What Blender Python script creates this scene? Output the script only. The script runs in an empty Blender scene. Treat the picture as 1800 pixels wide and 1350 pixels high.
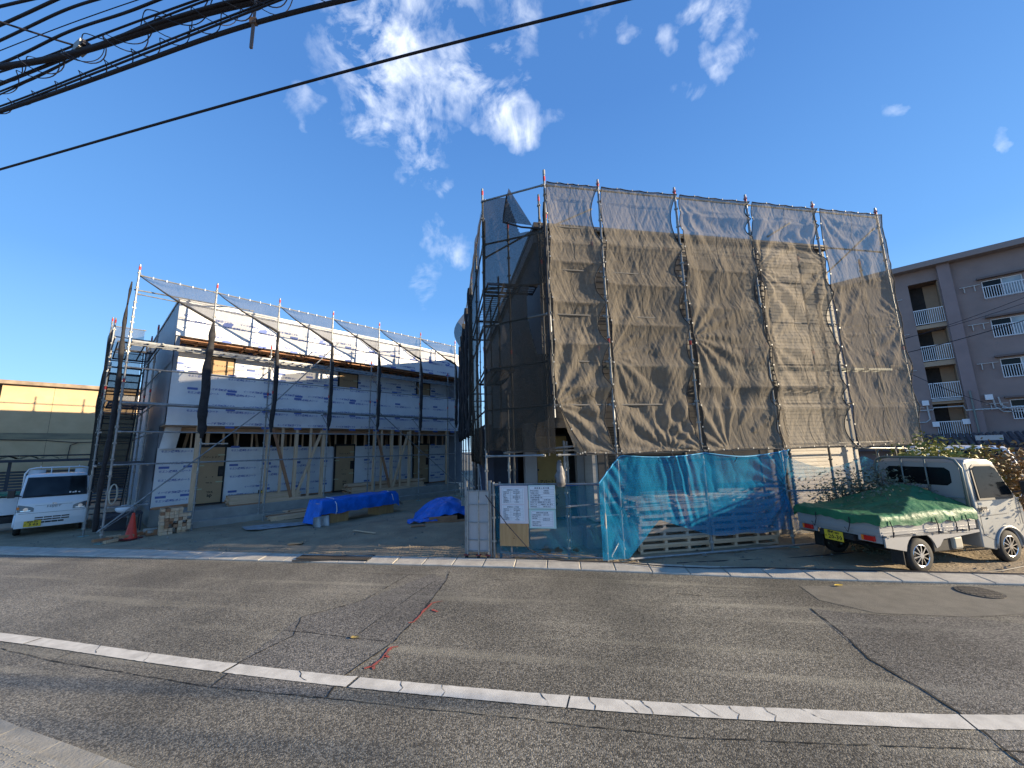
import bpy, math, random
from mathutils import Vector, Matrix, noise
R = math.radians
random.seed(7)
SC = bpy.context.scene
COL = SC.collection

# ---------------------------------------------------------------- camera
CAM_H = 2.15
FPX = 680.0                      # focal length in pixels of the 1800 px wide photograph
_u = Vector((-107.0, 4013.0, -FPX)).normalized()          # world up seen from the camera
_f = Vector((0, 0, -1)); _y = (_f - _u * _f.dot(_u)).normalized(); _x = _y.cross(_u)
CR = Matrix((_x, _y, _u))        # camera -> world rotation
cam_d = bpy.data.cameras.new('camera'); cam_d.sensor_width = 36; cam_d.lens = FPX / 1800 * 36
cam_d.clip_start = 0.05; cam_d.clip_end = 3000
cam = bpy.data.objects.new('camera', cam_d); COL.objects.link(cam)
cam.matrix_world = Matrix.Translation((0, 0, CAM_H)) @ CR.to_4x4()
SC.camera = cam
def px(u, v, z=0.0):
    """photo pixel -> place at height z"""
    d = CR @ Vector((u - 900, 675 - v, -FPX)); t = (z - CAM_H) / d.z
    return Vector((d.x * t, d.y * t, z))

# ---------------------------------------------------------------- sun, sky, exposure
SUN_H = Vector((0.989, -0.148, 0)).normalized(); SUN_EL = R(14.8)
SUN_DIR = Vector((SUN_H.x * math.cos(SUN_EL), SUN_H.y * math.cos(SUN_EL), math.sin(SUN_EL)))
sd = bpy.data.lights.new('sun', 'SUN'); sd.energy = 5.0; sd.angle = R(0.53); sd.color = (1.0, 0.81, 0.56)
so = bpy.data.objects.new('sun', sd); COL.objects.link(so)
so.rotation_euler = (-SUN_DIR).to_track_quat('-Z', 'Y').to_euler()
SC.view_settings.view_transform = 'Standard'; SC.view_settings.look = 'None'
SC.view_settings.exposure = 1.22; SC.view_settings.gamma = 1.0; SC.view_settings.use_curve_mapping = False

W = bpy.data.worlds.new('World'); SC.world = W; W.use_nodes = True
nt = W.node_tree; nt.nodes.clear()
def N(t, **k):
    n = nt.nodes.new(t)
    for a, b in k.items(): setattr(n, a, b)
    return n
out = N('ShaderNodeOutputWorld'); bg = N('ShaderNodeBackground')
sky = N('ShaderNodeTexSky', sky_type='NISHITA'); sky.sun_disc = False
sky.sun_elevation = SUN_EL; sky.sun_rotation = math.atan2(SUN_H.x, SUN_H.y)
sky.altitude = 50; sky.air_density = 1.0; sky.dust_density = 0.3; sky.ozone_density = 3.0
tc = N('ShaderNodeTexCoord')
L = nt.links.new
def math_(op, a, b=None, clamp=False):
    m = N('ShaderNodeMath', operation=op); m.use_clamp = clamp
    for i, s in enumerate((a, b)):
        if s is None: continue
        if isinstance(s, (int, float)): m.inputs[i].default_value = s
        else: L(s, m.inputs[i])
    return m.outputs[0]
# clouds: wisps in given directions, broken up by noise
nz = N('ShaderNodeTexNoise'); nz.inputs['Scale'].default_value = 9; nz.inputs['Detail'].default_value = 9
nz.inputs['Roughness'].default_value = 0.62; nz.inputs['Distortion'].default_value = 0.5
L(tc.outputs['Generated'], nz.inputs['Vector'])
CLOUDS = [(665, 95, 95, 1.25), (700, 30, 75, .7), (745, 135, 75, .8), (690, 205, 60, .95), (740, 195, 50, .95), (640, 210, 22, .9), (715, 250, 48, .8), (738, 290, 40, .75), (820, 130, 65, 1.05), (790, 165, 45, .7), (850, 155, 48, .95),
          (885, 190, 52, 1.05), (915, 228, 38, 1.1), (960, 212, 20, .6), (878, 95, 32, .75), (905, 25, 48, .6), (780, 240, 22, .6), (537, 190, 24, .55), (775, 322, 22, .65), (790, 440, 32, .6), (745, 495, 34, .5), (765, 410, 18, .5),
          (1280, 92, 42, .95), (1180, 78, 30, .65), (1275, 18, 30, .85), (1220, 15, 26, .8), (1105, 40, 22, .5), (1545, 208, 30, .6), (1210, 158, 22, .4), (1750, 246, 18, .5), (1280, 0, 40, .5), (800, 5, 50, .6), (1040, 15, 40, .3),
          (130, 611, 34, .8), (840, 206, 26, .6)]
nw = N('ShaderNodeTexNoise'); nw.inputs['Scale'].default_value = 14; nw.inputs['Detail'].default_value = 6; L(tc.outputs['Generated'], nw.inputs['Vector'])
w1 = N('ShaderNodeVectorMath', operation='SUBTRACT'); L(nw.outputs['Color'], w1.inputs[0]); w1.inputs[1].default_value = (.5, .5, .5)
w2 = N('ShaderNodeVectorMath', operation='SCALE'); L(w1.outputs[0], w2.inputs[0]); w2.inputs[3].default_value = .13
w3 = N('ShaderNodeVectorMath', operation='ADD'); L(tc.outputs['Generated'], w3.inputs[0]); L(w2.outputs[0], w3.inputs[1])
acc = None
for (u, v, r, s) in CLOUDS:
    d = (CR @ Vector((u - 900, 675 - v, -FPX))).normalized()
    ang = r / FPX * 1.0
    e = (CR @ Vector((u + r - 900, 675 - v, -FPX))).normalized(); rad = (d - e).length * 1.25
    vm = N('ShaderNodeVectorMath', operation='DISTANCE'); L(w3.outputs[0], vm.inputs[0]); vm.inputs[1].default_value = d
    q = math_('DIVIDE', vm.outputs['Value'], rad)
    g = math_('MULTIPLY', math_('SUBTRACT', 1.0, math_('POWER', q, 1.6), True), s)
    acc = g if acc is None else math_('MAXIMUM', acc, g)
mr = N('ShaderNodeMapRange'); L(nz.outputs['Fac'], mr.inputs[0])
mr.inputs[1].default_value = .38; mr.inputs[2].default_value = .68; mr.inputs[3].default_value = -.2; mr.inputs[4].default_value = 1.0
nz2 = N('ShaderNodeTexNoise'); nz2.inputs['Scale'].default_value = 30; nz2.inputs['Detail'].default_value = 6; nz2.inputs['Distortion'].default_value = 1.2
L(tc.outputs['Generated'], nz2.inputs['Vector'])
cl = math_('MULTIPLY', acc, math_('ADD', mr.outputs[0], math_('MULTIPLY', math_('SUBTRACT', nz2.outputs['Fac'], .45), .7)))
cl = math_('MULTIPLY', math_('SUBTRACT', cl, .045), 1.0, True)
# clear-day colour by height above the horizon, the same all the way round, mixed with the physical sky
spx = N('ShaderNodeSeparateXYZ'); L(tc.outputs['Generated'], spx.inputs[0])
rmp = N('ShaderNodeValToRGB'); L(spx.outputs[2], rmp.inputs[0]); cr = rmp.color_ramp
for pos, c in ((0.0, (2.7, 4.5, 6.5)), (.12, (1.7, 3.6, 6.2)), (.35, (.80, 2.25, 5.0)), (.7, (.45, 1.4, 3.7)), (1.0, (.35, 1.1, 3.0))):
    e = cr.elements.new(pos) if pos not in (0.0, 1.0) else cr.elements[0 if pos == 0 else -1]; e.color = (*[k / 8 for k in c], 1)
sc8 = N('ShaderNodeVectorMath', operation='SCALE'); L(rmp.outputs[0], sc8.inputs[0]); sc8.inputs[3].default_value = 8.0
tint = N('ShaderNodeMix', data_type='RGBA'); tint.inputs[0].default_value = .8
L(sky.outputs[0], tint.inputs[6]); L(sc8.outputs[0], tint.inputs[7])
mx = N('ShaderNodeMix', data_type='RGBA'); L(cl, mx.inputs[0]); L(tint.outputs[2], mx.inputs[6]); mx.inputs[7].default_value = (5.9, 6.3, 7.0, 1)
L(mx.outputs[2], bg.inputs[0]); bg.inputs[1].default_value = 0.091
L(bg.outputs[0], out.inputs[0])

# ---------------------------------------------------------------- materials
MATS = {}
def mat(name, col, rough=.7, metal=0.0, var=0.0, vscale=3.0, bump=0.0, bscale=40.0, col2=None, stretch=(1, 1, 1), spec=.5, alpha=1.0, coord='Object', detail=5, dist=.02):
    if name in MATS: return MATS[name]
    m = bpy.data.materials.new(name); m.use_nodes = True; t = m.node_tree; b = t.nodes['Principled BSDF']
    b.inputs['Base Color'].default_value = (*col, 1); b.inputs['Roughness'].default_value = rough; b.inputs['Metallic'].default_value = metal
    b.inputs['Specular IOR Level'].default_value = spec; b.inputs['Alpha'].default_value = alpha
    if var or col2 or bump:
        c = t.nodes.new('ShaderNodeTexCoord'); mp = t.nodes.new('ShaderNodeMapping'); mp.inputs['Scale'].default_value = stretch
        t.links.new(c.outputs[coord], mp.inputs[0])
    if var or col2:
        n = t.nodes.new('ShaderNodeTexNoise'); n.inputs['Scale'].default_value = vscale; n.inputs['Detail'].default_value = detail; n.inputs['Roughness'].default_value = .6
        t.links.new(mp.outputs[0], n.inputs['Vector'])
        r = t.nodes.new('ShaderNodeMapRange'); r.inputs[1].default_value = .33; r.inputs[2].default_value = .67; t.links.new(n.outputs[0], r.inputs[0])
        x = t.nodes.new('ShaderNodeMix'); x.data_type = 'RGBA'; t.links.new(r.outputs[0], x.inputs[0])
        c2 = col2 or tuple(min(1, k * (1 + var)) for k in col); c1 = col if col2 else tuple(k * (1 - var) for k in col)
        x.inputs[6].default_value = (*c1, 1); x.inputs[7].default_value = (*c2, 1)
        t.links.new(x.outputs[2], b.inputs['Base Color'])
    if bump:
        n = t.nodes.new('ShaderNodeTexNoise'); n.inputs['Scale'].default_value = bscale; n.inputs['Detail'].default_value = 6
        t.links.new(mp.outputs[0], n.inputs['Vector'])
        bp = t.nodes.new('ShaderNodeBump'); bp.inputs['Strength'].default_value = bump; bp.inputs['Distance'].default_value = dist
        t.links.new(n.outputs[0], bp.inputs['Height']); t.links.new(bp.outputs[0], b.inputs['Normal'])
    MATS[name] = m; return m

def asphalt(name, base, lt, patch):
    m = bpy.data.materials.new(name); m.use_nodes = True; t = m.node_tree; b = t.nodes['Principled BSDF']; K = t.links.new
    b.inputs['Roughness'].default_value = .62; b.inputs['Specular IOR Level'].default_value = .35
    c = t.nodes.new('ShaderNodeTexCoord')
    v = t.nodes.new('ShaderNodeTexVoronoi'); v.inputs['Scale'].default_value = 85; v.inputs['Randomness'].default_value = 1; K(c.outputs['Object'], v.inputs['Vector'])
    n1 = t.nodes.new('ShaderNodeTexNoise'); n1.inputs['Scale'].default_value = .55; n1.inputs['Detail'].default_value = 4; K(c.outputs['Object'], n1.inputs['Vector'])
    n2 = t.nodes.new('ShaderNodeTexNoise'); n2.inputs['Scale'].default_value = 170; n2.inputs['Detail'].default_value = 2; K(c.outputs['Object'], n2.inputs['Vector'])
    sep = t.nodes.new('ShaderNodeSeparateColor'); K(v.outputs['Color'], sep.inputs[0])
    r = t.nodes.new('ShaderNodeMapRange'); r.inputs[1].default_value = .25; r.inputs[2].default_value = 1.0; K(sep.outputs[0], r.inputs[0])
    x = t.nodes.new('ShaderNodeMix'); x.data_type = 'RGBA'; K(r.outputs[0], x.inputs[0]); x.inputs[6].default_value = (*base, 1); x.inputs[7].default_value = (*lt, 1)
    # dusty tracks along the road
    mp = t.nodes.new('ShaderNodeMapping'); mp.inputs['Rotation'].default_value = (0, 0, R(-10.6)); mp.vector_type = 'TEXTURE'; mp.inputs['Scale'].default_value = (9, .45, 1); K(c.outputs['Object'], mp.inputs[0])
    n3 = t.nodes.new('ShaderNodeTexNoise'); n3.inputs['Scale'].default_value = 1.6; n3.inputs['Detail'].default_value = 8; K(mp.outputs[0], n3.inputs['Vector'])
    r3 = t.nodes.new('ShaderNodeMapRange'); r3.inputs[1].default_value = .55; r3.inputs[2].default_value = .68; r3.inputs[4].default_value = .42; K(n3.outputs[0], r3.inputs[0])
    x3 = t.nodes.new('ShaderNodeMix'); x3.data_type = 'RGBA'; K(r3.outputs[0], x3.inputs[0]); K(x.outputs[2], x3.inputs[6]); x3.inputs[7].default_value = (*patch, 1)
    r1 = t.nodes.new('ShaderNodeMapRange'); r1.inputs[1].default_value = .35; r1.inputs[2].default_value = .65; r1.inputs[3].default_value = .66; r1.inputs[4].default_value = 1.22; K(n1.outputs[0], r1.inputs[0])  # broad uneven tone, which also paints the soft shadow bands on the road
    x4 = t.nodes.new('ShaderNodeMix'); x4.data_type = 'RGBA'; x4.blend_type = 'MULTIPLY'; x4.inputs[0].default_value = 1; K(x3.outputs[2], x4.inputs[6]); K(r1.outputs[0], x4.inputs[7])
    K(x4.outputs[2], b.inputs['Base Color'])
    bp = t.nodes.new('ShaderNodeBump'); bp.inputs['Strength'].default_value = .75; bp.inputs['Distance'].default_value = .005; bp.invert = True
    ad = t.nodes.new('ShaderNodeMath'); ad.operation = 'ADD'; K(v.outputs['Distance'], ad.inputs[0]); K(n2.outputs[0], ad.inputs[1]); K(ad.outputs[0], bp.inputs['Height'])
    K(bp.outputs[0], b.inputs['Normal']); return m

def netmat(name, col, opac, tcol=None, scale=60, tr=.35, crinkle=1.0):
    m = bpy.data.materials.new(name); m.use_nodes = True; t = m.node_tree; t.nodes.clear(); K = t.links.new
    o = t.nodes.new('ShaderNodeOutputMaterial'); ms = t.nodes.new('ShaderNodeMixShader'); tp = t.nodes.new('ShaderNodeBsdfTransparent')
    df = t.nodes.new('ShaderNodeBsdfDiffuse'); tl = t.nodes.new('ShaderNodeBsdfTranslucent'); m2 = t.nodes.new('ShaderNodeMixShader')
    c = t.nodes.new('ShaderNodeTexCoord'); mp = t.nodes.new('ShaderNodeMapping'); mp.inputs['Scale'].default_value = (.5, .5, 3); K(c.outputs['Object'], mp.inputs[0])
    n = t.nodes.new('ShaderNodeTexNoise'); n.inputs['Scale'].default_value = scale; n.inputs['Detail'].default_value = 4; K(mp.outputs[0], n.inputs['Vector'])
    n0 = t.nodes.new('ShaderNodeTexNoise'); n0.inputs['Scale'].default_value = 1.3; n0.inputs['Detail'].default_value = 4; K(c.outputs['Object'], n0.inputs['Vector'])
    r = t.nodes.new('ShaderNodeMapRange'); r.inputs[1].default_value = .3; r.inputs[2].default_value = .7; r.inputs[3].default_value = opac - .13; r.inputs[4].default_value = opac + .1; K(n.outputs[0], r.inputs[0])
    K(r.outputs[0], ms.inputs[0]); K(tp.outputs[0], ms.inputs[1]); K(m2.outputs[0], ms.inputs[2])
    x = t.nodes.new('ShaderNodeMix'); x.data_type = 'RGBA'; K(n0.outputs[0], x.inputs[0]); x.inputs[6].default_value = (*[k * .85 for k in col], 1); x.inputs[7].default_value = (*[k * 1.15 for k in col], 1)
    K(x.outputs[2], df.inputs[0]); tl.inputs[0].default_value = (*(tcol or col), 1)
    prev = None
    for (sc_, rot, nsc, dst) in (((4.5, 4.5, .7), 16, 3.2, .035), ((4.5, 4.5, .7), -28, 4.5, .02), ((2.5, 2.5, 1.2), 50, 8.0, .008)):
        bp = t.nodes.new('ShaderNodeBump'); bp.inputs['Strength'].default_value = 1.0; bp.inputs['Distance'].default_value = dst * crinkle
        m2_ = t.nodes.new('ShaderNodeMapping'); m2_.inputs['Rotation'].default_value = (0, R(rot), 0); K(c.outputs['Object'], m2_.inputs[0])
        m3_ = t.nodes.new('ShaderNodeMapping'); m3_.inputs['Scale'].default_value = sc_; K(m2_.outputs[0], m3_.inputs[0])
        n4 = t.nodes.new('ShaderNodeTexNoise'); n4.inputs['Scale'].default_value = nsc / 4; n4.inputs['Detail'].default_value = 7; n4.inputs['Distortion'].default_value = .5; K(m3_.outputs[0], n4.inputs['Vector'])
        s1 = t.nodes.new('ShaderNodeMath'); s1.operation = 'SUBTRACT'; K(n4.outputs[0], s1.inputs[0]); s1.inputs[1].default_value = .5
        s2 = t.nodes.new('ShaderNodeMath'); s2.operation = 'ABSOLUTE'; K(s1.outputs[0], s2.inputs[0])
        s3 = t.nodes.new('ShaderNodeMath'); s3.operation = 'POWER'; K(s2.outputs[0], s3.inputs[0]); s3.inputs[1].default_value = .6
        K(s3.outputs[0], bp.inputs['Height'])
        if prev: K(prev.outputs[0], bp.inputs['Normal'])
        prev = bp
    K(prev.outputs[0], df.inputs['Normal'])
    m2.inputs[0].default_value = tr; K(df.outputs[0], m2.inputs[1]); K(tl.outputs[0], m2.inputs[2]); K(ms.outputs[0], o.inputs[0])
    return m

def glass(name, col=(.02, .025, .03), rough=.06):
    return mat(name, col, rough, 0, spec=.18)
def clear(name):
    m = bpy.data.materials.new(name); m.use_nodes = True; t = m.node_tree; t.nodes.clear(); K = t.links.new
    o = t.nodes.new('ShaderNodeOutputMaterial'); ms = t.nodes.new('ShaderNodeMixShader'); tp = t.nodes.new('ShaderNodeBsdfTransparent'); tp.inputs[0].default_value = (.55, .66, .62, 1)
    g = t.nodes.new('ShaderNodeBsdfGlossy'); g.inputs['Roughness'].default_value = .04; f = t.nodes.new('ShaderNodeFresnel'); f.inputs[0].default_value = 1.5
    K(f.outputs[0], ms.inputs[0]); K(tp.outputs[0], ms.inputs[1]); K(g.outputs[0], ms.inputs[2]); K(ms.outputs[0], o.inputs[0]); return m

M_STEEL = mat('galvanised_pipe', (.25, .26, .265), .5, .5, var=.25, vscale=8)
M_STEELD = mat('galvanised_clamp', (.34, .34, .32), .5, .5, var=.2, vscale=20)
M_RED = mat('red_paint', (.42, .03, .03), .6, var=.3, vscale=30)
M_PLATE = mat('pale_green_base_plate', (.2, .36, .33), .6, .1, var=.2)
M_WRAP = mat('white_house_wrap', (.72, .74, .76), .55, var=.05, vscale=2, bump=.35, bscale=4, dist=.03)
M_WRAPB = mat('shade_toned_house_wrap', (.22, .245, .29), .5, var=.08, vscale=2, bump=.35, bscale=5, dist=.03)  # house wrap with the shade of the turned-away wall put into its colour
M_PRINT = mat('blue_print', (.09, .15, .42), .6)
M_WOOD = mat('pale_timber', (.74, .53, .35), .7, col2=(.55, .37, .22), vscale=3, stretch=(8, 8, .6), bump=.1)
M_WOODH = mat('pale_timber_lengthwise', (.74, .52, .35), .7, col2=(.54, .36, .22), vscale=3, stretch=(.6, 8, 8), bump=.1)
M_WOODR = mat('reddish_timber', (.40, .21, .11), .7, col2=(.30, .14, .07), vscale=3, stretch=(2, 2, 2), bump=.1)
M_PLY = mat('plywood', (.50, .30, .13), .6, col2=(.40, .22, .09), vscale=2.5, stretch=(9, 9, 1))
M_CARD = mat('brown_cardboard', (.40, .27, .15), .8, var=.08, vscale=2)
M_BLACK = mat('black_print', (.01, .01, .012), .6)
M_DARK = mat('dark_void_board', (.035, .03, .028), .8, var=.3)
M_CONC = mat('concrete', (.36, .345, .31), .85, col2=(.26, .25, .23), vscale=2.2, bump=.3, bscale=30)
M_CONCL = mat('light_concrete', (.46, .44, .40), .85, col2=(.33, .32, .29), vscale=4, bump=.35, bscale=60)
M_SIDD = mat('dark_siding', (.10, .095, .09), .6, var=.15, vscale=1.5, stretch=(1, 1, 30), bump=.1)
M_SIDL = mat('light_siding', (.62, .58, .52), .7, var=.07, vscale=2, stretch=(1, 1, 12), bump=.4, bscale=12)
M_SIDG = mat('grey_siding', (.30, .29, .28), .7, var=.08, vscale=2)
M_SIDB = mat('blue_sheeted_wall', (.02, .03, .06), .6, var=.2)
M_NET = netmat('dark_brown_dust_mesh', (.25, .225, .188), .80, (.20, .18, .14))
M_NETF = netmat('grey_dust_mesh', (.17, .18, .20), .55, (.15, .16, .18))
M_NETS = netmat('dark_side_mesh', (.06, .056, .047), .82, (.05, .05, .055))  # darker copy of the dust mesh, shade of the back-lit side in its colour
M_BNET = netmat('cyan_blue_mesh', (.02, .26, .50), .60, (.02, .24, .48), scale=80, tr=.4, crinkle=.5)
M_BNET3 = netmat('worn_blue_mesh', (.04, .25, .38), .46, (.03, .20, .34), scale=80, tr=.4)
M_BNET2 = netmat('thin_blue_mesh', (.06, .34, .55), .46, (.05, .26, .45), scale=80, tr=.4)
M_NETD = mat('furled_black_mesh', (.022, .022, .025), .9, var=.4, vscale=8, bump=.6, bscale=25)
M_TARP = mat('blue_tarpaulin', (.012, .15, .62), .42, var=.25, vscale=3, bump=.7, bscale=7, dist=.05, spec=.4)
M_GTARP = mat('green_tarpaulin', (.026, .135, .062), .55, var=.25, vscale=2.5, bump=.7, bscale=6, dist=.05, spec=.3)
M_WHITE = mat('white_plastic', (.75, .76, .78), .5)
M_PAINTW = mat('white_vehicle_paint', (.74, .76, .78), .25, spec=.6)
M_PAINTS = mat('silver_vehicle_paint', (.33, .34, .335), .35, .35)
M_GUARD = mat('grey_green_guard', (.16, .19, .18), .45, .3)
M_RUB = mat('rubber', (.018, .018, .018), .8, var=.3, vscale=20)
M_BLKP = mat('black_plastic', (.02, .02, .022), .5)
M_CHROME = mat('alloy', (.72, .73, .75), .2, 1.0)
M_GLASS = glass('dark_glass', (.008, .010, .012), .10)
M_CLEAR = clear('windscreen_glass')
M_REDL = mat('red_lens', (.55, .015, .01), .2)
M_AMB = mat('amber_lens', (.75, .20, .02), .25)
M_YEL = mat('yellow_plate', (.75, .52, .03), .5)
M_CONE = mat('orange_red_cone', (.62, .045, .02), .5, var=.15, vscale=5)
M_CABLE = mat('black_cable', (.010, .010, .018), .7)

M_PIPED = mat('shade_toned_pipe', (.15, .145, .135), .7, .2)  # darker copy of the pipe: dimness behind the mesh painted into the colour
# ---------------------------------------------------------------- mesh helpers
class MB:
    def __init__(s): s.v = []; s.f = []; s.m = []; s.mats = []; s.cur = 0
    def use(s, m):
        if m not in s.mats: s.mats.append(m)
        s.cur = s.mats.index(m); return s
    def face(s, idx): s.f.append(tuple(idx)); s.m.append(s.cur)
    def quad(s, a, b, c, d):
        i = len(s.v); s.v += [Vector(a), Vector(b), Vector(c), Vector(d)]; s.face((i, i + 1, i + 2, i + 3)); return s
    def box(s, x0, x1, y0, y1, z0, z1):
        i = len(s.v)
        s.v += [Vector(p) for p in ((x0, y0, z0), (x1, y0, z0), (x1, y1, z0), (x0, y1, z0), (x0, y0, z1), (x1, y0, z1), (x1, y1, z1), (x0, y1, z1))]
        for q in ((0, 3, 2, 1), (4, 5, 6, 7), (0, 1, 5, 4), (1, 2, 6, 5), (2, 3, 7, 6), (3, 0, 4, 7)): s.face([i + k for k in q])
        return s
    def bar(s, p, q, w, h, up=(0, 0, 1)):
        p, q = Vector(p), Vector(q); d = (q - p).normalized(); up = Vector(up)
        if abs(d.dot(up)) > .98: up = Vector((0, 1, 0))
        a = d.cross(up).normalized() * w / 2; b = a.cross(d).normalized() * h / 2; i = len(s.v)
        s.v += [p - a - b, p + a - b, p + a + b, p - a + b, q - a - b, q + a - b, q + a + b, q - a + b]
        for k in ((3, 2, 1, 0), (4, 5, 6, 7), (0, 1, 5, 4), (1, 2, 6, 5), (2, 3, 7, 6), (3, 0, 4, 7)): s.face([i + j for j in k])
        return s
    def tube(s, path, r, n=8, caps=True):
        path = [Vector(p) for p in path]; rs = r if isinstance(r, (list, tuple)) else [r] * len(path); rings = []
        prev = None
        for k, p in enumerate(path):
            d = (path[min(k + 1, len(path) - 1)] - path[max(k - 1, 0)]).normalized()
            if prev is None:
                a = d.cross(Vector((0, 0, 1)) if abs(d.z) < .9 else Vector((1, 0, 0))).normalized()
            else: a = (prev - d * prev.dot(d)).normalized()
            prev = a; b = d.cross(a); i = len(s.v)
            for j in range(n):
                t = 2 * math.pi * j / n; s.v.append(p + (a * math.cos(t) + b * math.sin(t)) * rs[k])
            rings.append(i)
        for k in range(len(rings) - 1):
            for j in range(n):
                j2 = (j + 1) % n; s.face((rings[k] + j, rings[k] + j2, rings[k + 1] + j2, rings[k + 1] + j))
        if caps:
            s.face([rings[0] + j for j in range(n)][::-1]); s.face([rings[-1] + j for j in range(n)])
        return s
    def prism(s, pts, y0, y1, shape=None):
        """side profile (x,z) extruded from y0 to y1"""
        n = len(pts); i = len(s.v)
        s.v += [Vector((x, y0, z)) for x, z in pts] + [Vector((x, y1, z)) for x, z in pts]
        s.face([i + k for k in range(n)]); s.face([i + n + k for k in range(n)][::-1])
        for k in range(n):
            k2 = (k + 1) % n; s.face((i + k2, i + k, i + n + k, i + n + k2))
        return s
    def grid(s, nu, nv, fn, skip=None):
        i = len(s.v)
        for b in range(nv + 1):
            for a in range(nu + 1): s.v.append(Vector(fn(a / nu, b / nv)))
        for b in range(nv):
            for a in range(nu):
                if skip and skip((a + .5) / nu, (b + .5) / nv): continue
                k = i + b * (nu + 1) + a; s.face((k, k + 1, k + nu + 2, k + nu + 1))
        return s
    def add(s, me, mtx):
        i = len(s.v); s.v += [mtx @ v.co for v in me.vertices]
        for p in me.polygons: s.face([i + k for k in p.vertices])
        return s
    def cyl(s, c, axis, r, h, n=20, r2=None):
        c = Vector(c); ax = Vector(axis).normalized(); return s.tube([c - ax * h / 2, c + ax * h / 2], [r, r if r2 is None else r2], n)
    def mesh(s, name):
        me = bpy.data.meshes.new(name); me.from_pydata([tuple(v) for v in s.v], [], s.f)
        for m in s.mats: me.materials.append(m)
        me.polygons.foreach_set('material_index', s.m); me.update(); return me
    def build(s, name, m=None, parent=None, smooth=False, bevel=0, **k):
        if m is not None and not s.mats: s.mats = [m]
        me = s.mesh(name)
        if smooth: me.polygons.foreach_set('use_smooth', [True] * len(me.polygons))
        o = put(name, me, parent)
        if bevel:
            b = o.modifiers.new('bevel', 'BEVEL'); b.width = bevel; b.segments = 2; b.limit_method = 'ANGLE'; b.angle_limit = R(35)
        if k: tag(o, **k)
        return o
def put(name, me, parent=None, loc=None, rotz=None):
    o = bpy.data.objects.new(name, me); COL.objects.link(o)
    if parent: o.parent = parent
    if loc is not None: o.location = loc
    if rotz is not None: o.rotation_euler = (0, 0, rotz)
    return o
def tag(o, label=None, cat=None, group=None, kind=None):
    if label: o['label'] = label
    if cat: o['category'] = cat
    if group: o['group'] = group
    if kind: o['kind'] = kind
    return o
def thing(name, label, cat, loc=(0, 0, 0), rz=0, group=None):
    o = bpy.data.objects.new(name, None); COL.objects.link(o); o.location = loc; o.rotation_euler = (0, 0, rz); o.empty_display_size = .3
    return tag(o, label, cat, group)
_TX = {}
def textmesh(s, size=1.0, shear=0.0, align='LEFT'):
    k = (s, size, shear, align)
    if k in _TX: return _TX[k]
    cu = bpy.data.curves.new('lettering', 'FONT'); cu.body = s; cu.size = size; cu.shear = shear; cu.align_x = align; cu.resolution_u = 1; cu.offset = size * .022; cu.fill_mode = 'FRONT'
    o = bpy.data.objects.new('lettering', cu); COL.objects.link(o); bpy.context.view_layer.update()
    me = bpy.data.meshes.new_from_object(o.evaluated_get(bpy.context.evaluated_depsgraph_get()))
    bpy.data.objects.remove(o); _TX[k] = me; return me
UPR = Matrix.Rotation(R(90), 4, 'X')       # text lying in XY -> standing in XZ, read from -Y
def fbm(p, s=1.0, o=4): return noise.fractal(Vector(p) * s, 1.0, 2.0, o)
def ridge(p, s=1.0): return 1 - abs(noise.noise(Vector(p) * s)) * 2
def interp(P, x):
    """smooth y(x) through points sorted by x"""
    P = sorted(P)
    if x <= P[0][0]: a, b = P[0], P[1]; return a[1] + (x - a[0]) * (b[1] - a[1]) / (b[0] - a[0])
    if x >= P[-1][0]: a, b = P[-2], P[-1]; return b[1] + (x - b[0]) * (b[1] - a[1]) / (b[0] - a[0])
    for k in range(len(P) - 1):
        if P[k][0] <= x <= P[k + 1][0]:
            x0, y0 = P[max(k - 1, 0)]; x1, y1 = P[k]; x2, y2 = P[k + 1]; x3, y3 = P[min(k + 2, len(P) - 1)]
            m1 = (y2 - y0) / (x2 - x0); m2 = (y3 - y1) / (x3 - x1); h = x2 - x1; t = (x - x1) / h
            return (2*t**3-3*t*t+1)*y1 + (t**3-2*t*t+t)*h*m1 + (-2*t**3+3*t*t)*y2 + (t**3-t*t)*h*m2

# ================================================================ GROUND, ROAD, KERB
KF = [(-30, 13.6), (-20, 11.3), (-12.32, 9.72), (-9.08, 9.17), (-6.08, 8.63), (-3.49, 8.17), (-.95, 7.73), (1.58, 7.22), (4.4, 6.58), (7.36, 6.07), (12, 5.2), (30, 1.5)]
def kf(x): return interp(KF, x)
def kw(x): return .40 + .1 * max(0, min(1, -(x + 3) / 8))
M_EARTH = mat('gravelly_earth', (.38, .30, .195), .95, col2=(.23, .185, .125), vscale=1.2, bump=.9, bscale=22, detail=9, dist=.03)
M_FAR = mat('dry_soil', (.12, .11, .08), .95, var=.3, vscale=.3)
g = MB(); g.use(M_FAR).quad((-400, -400, -.12), (400, -400, -.12), (400, 600, -.12), (-400, 600, -.12)); g.build('ground', kind='structure')
def lot(a, b):
    x = -32 + 60 * a; y0 = kf(x) + kw(x) - .03; y = y0 + (b ** 1.6) * 26
    z = -.005 + (fbm((x, y, 0), .9) * .035 + fbm((x, y, 5), 3.5) * .018) * min(1, b * 25) + .012
    return (x, y, z)
MB().use(M_EARTH).grid(420, 190, lot).build('lot_earth', smooth=True, kind='structure')
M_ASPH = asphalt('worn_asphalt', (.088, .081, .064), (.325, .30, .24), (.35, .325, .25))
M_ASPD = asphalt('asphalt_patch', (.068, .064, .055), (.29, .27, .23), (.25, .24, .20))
MB().use(M_ASPH).grid(80, 1, lambda a, b: (-45 + 90 * a, kf(-45 + 90 * a) + .01 if b else -40, 0)).build('road', kind='structure')
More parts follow.
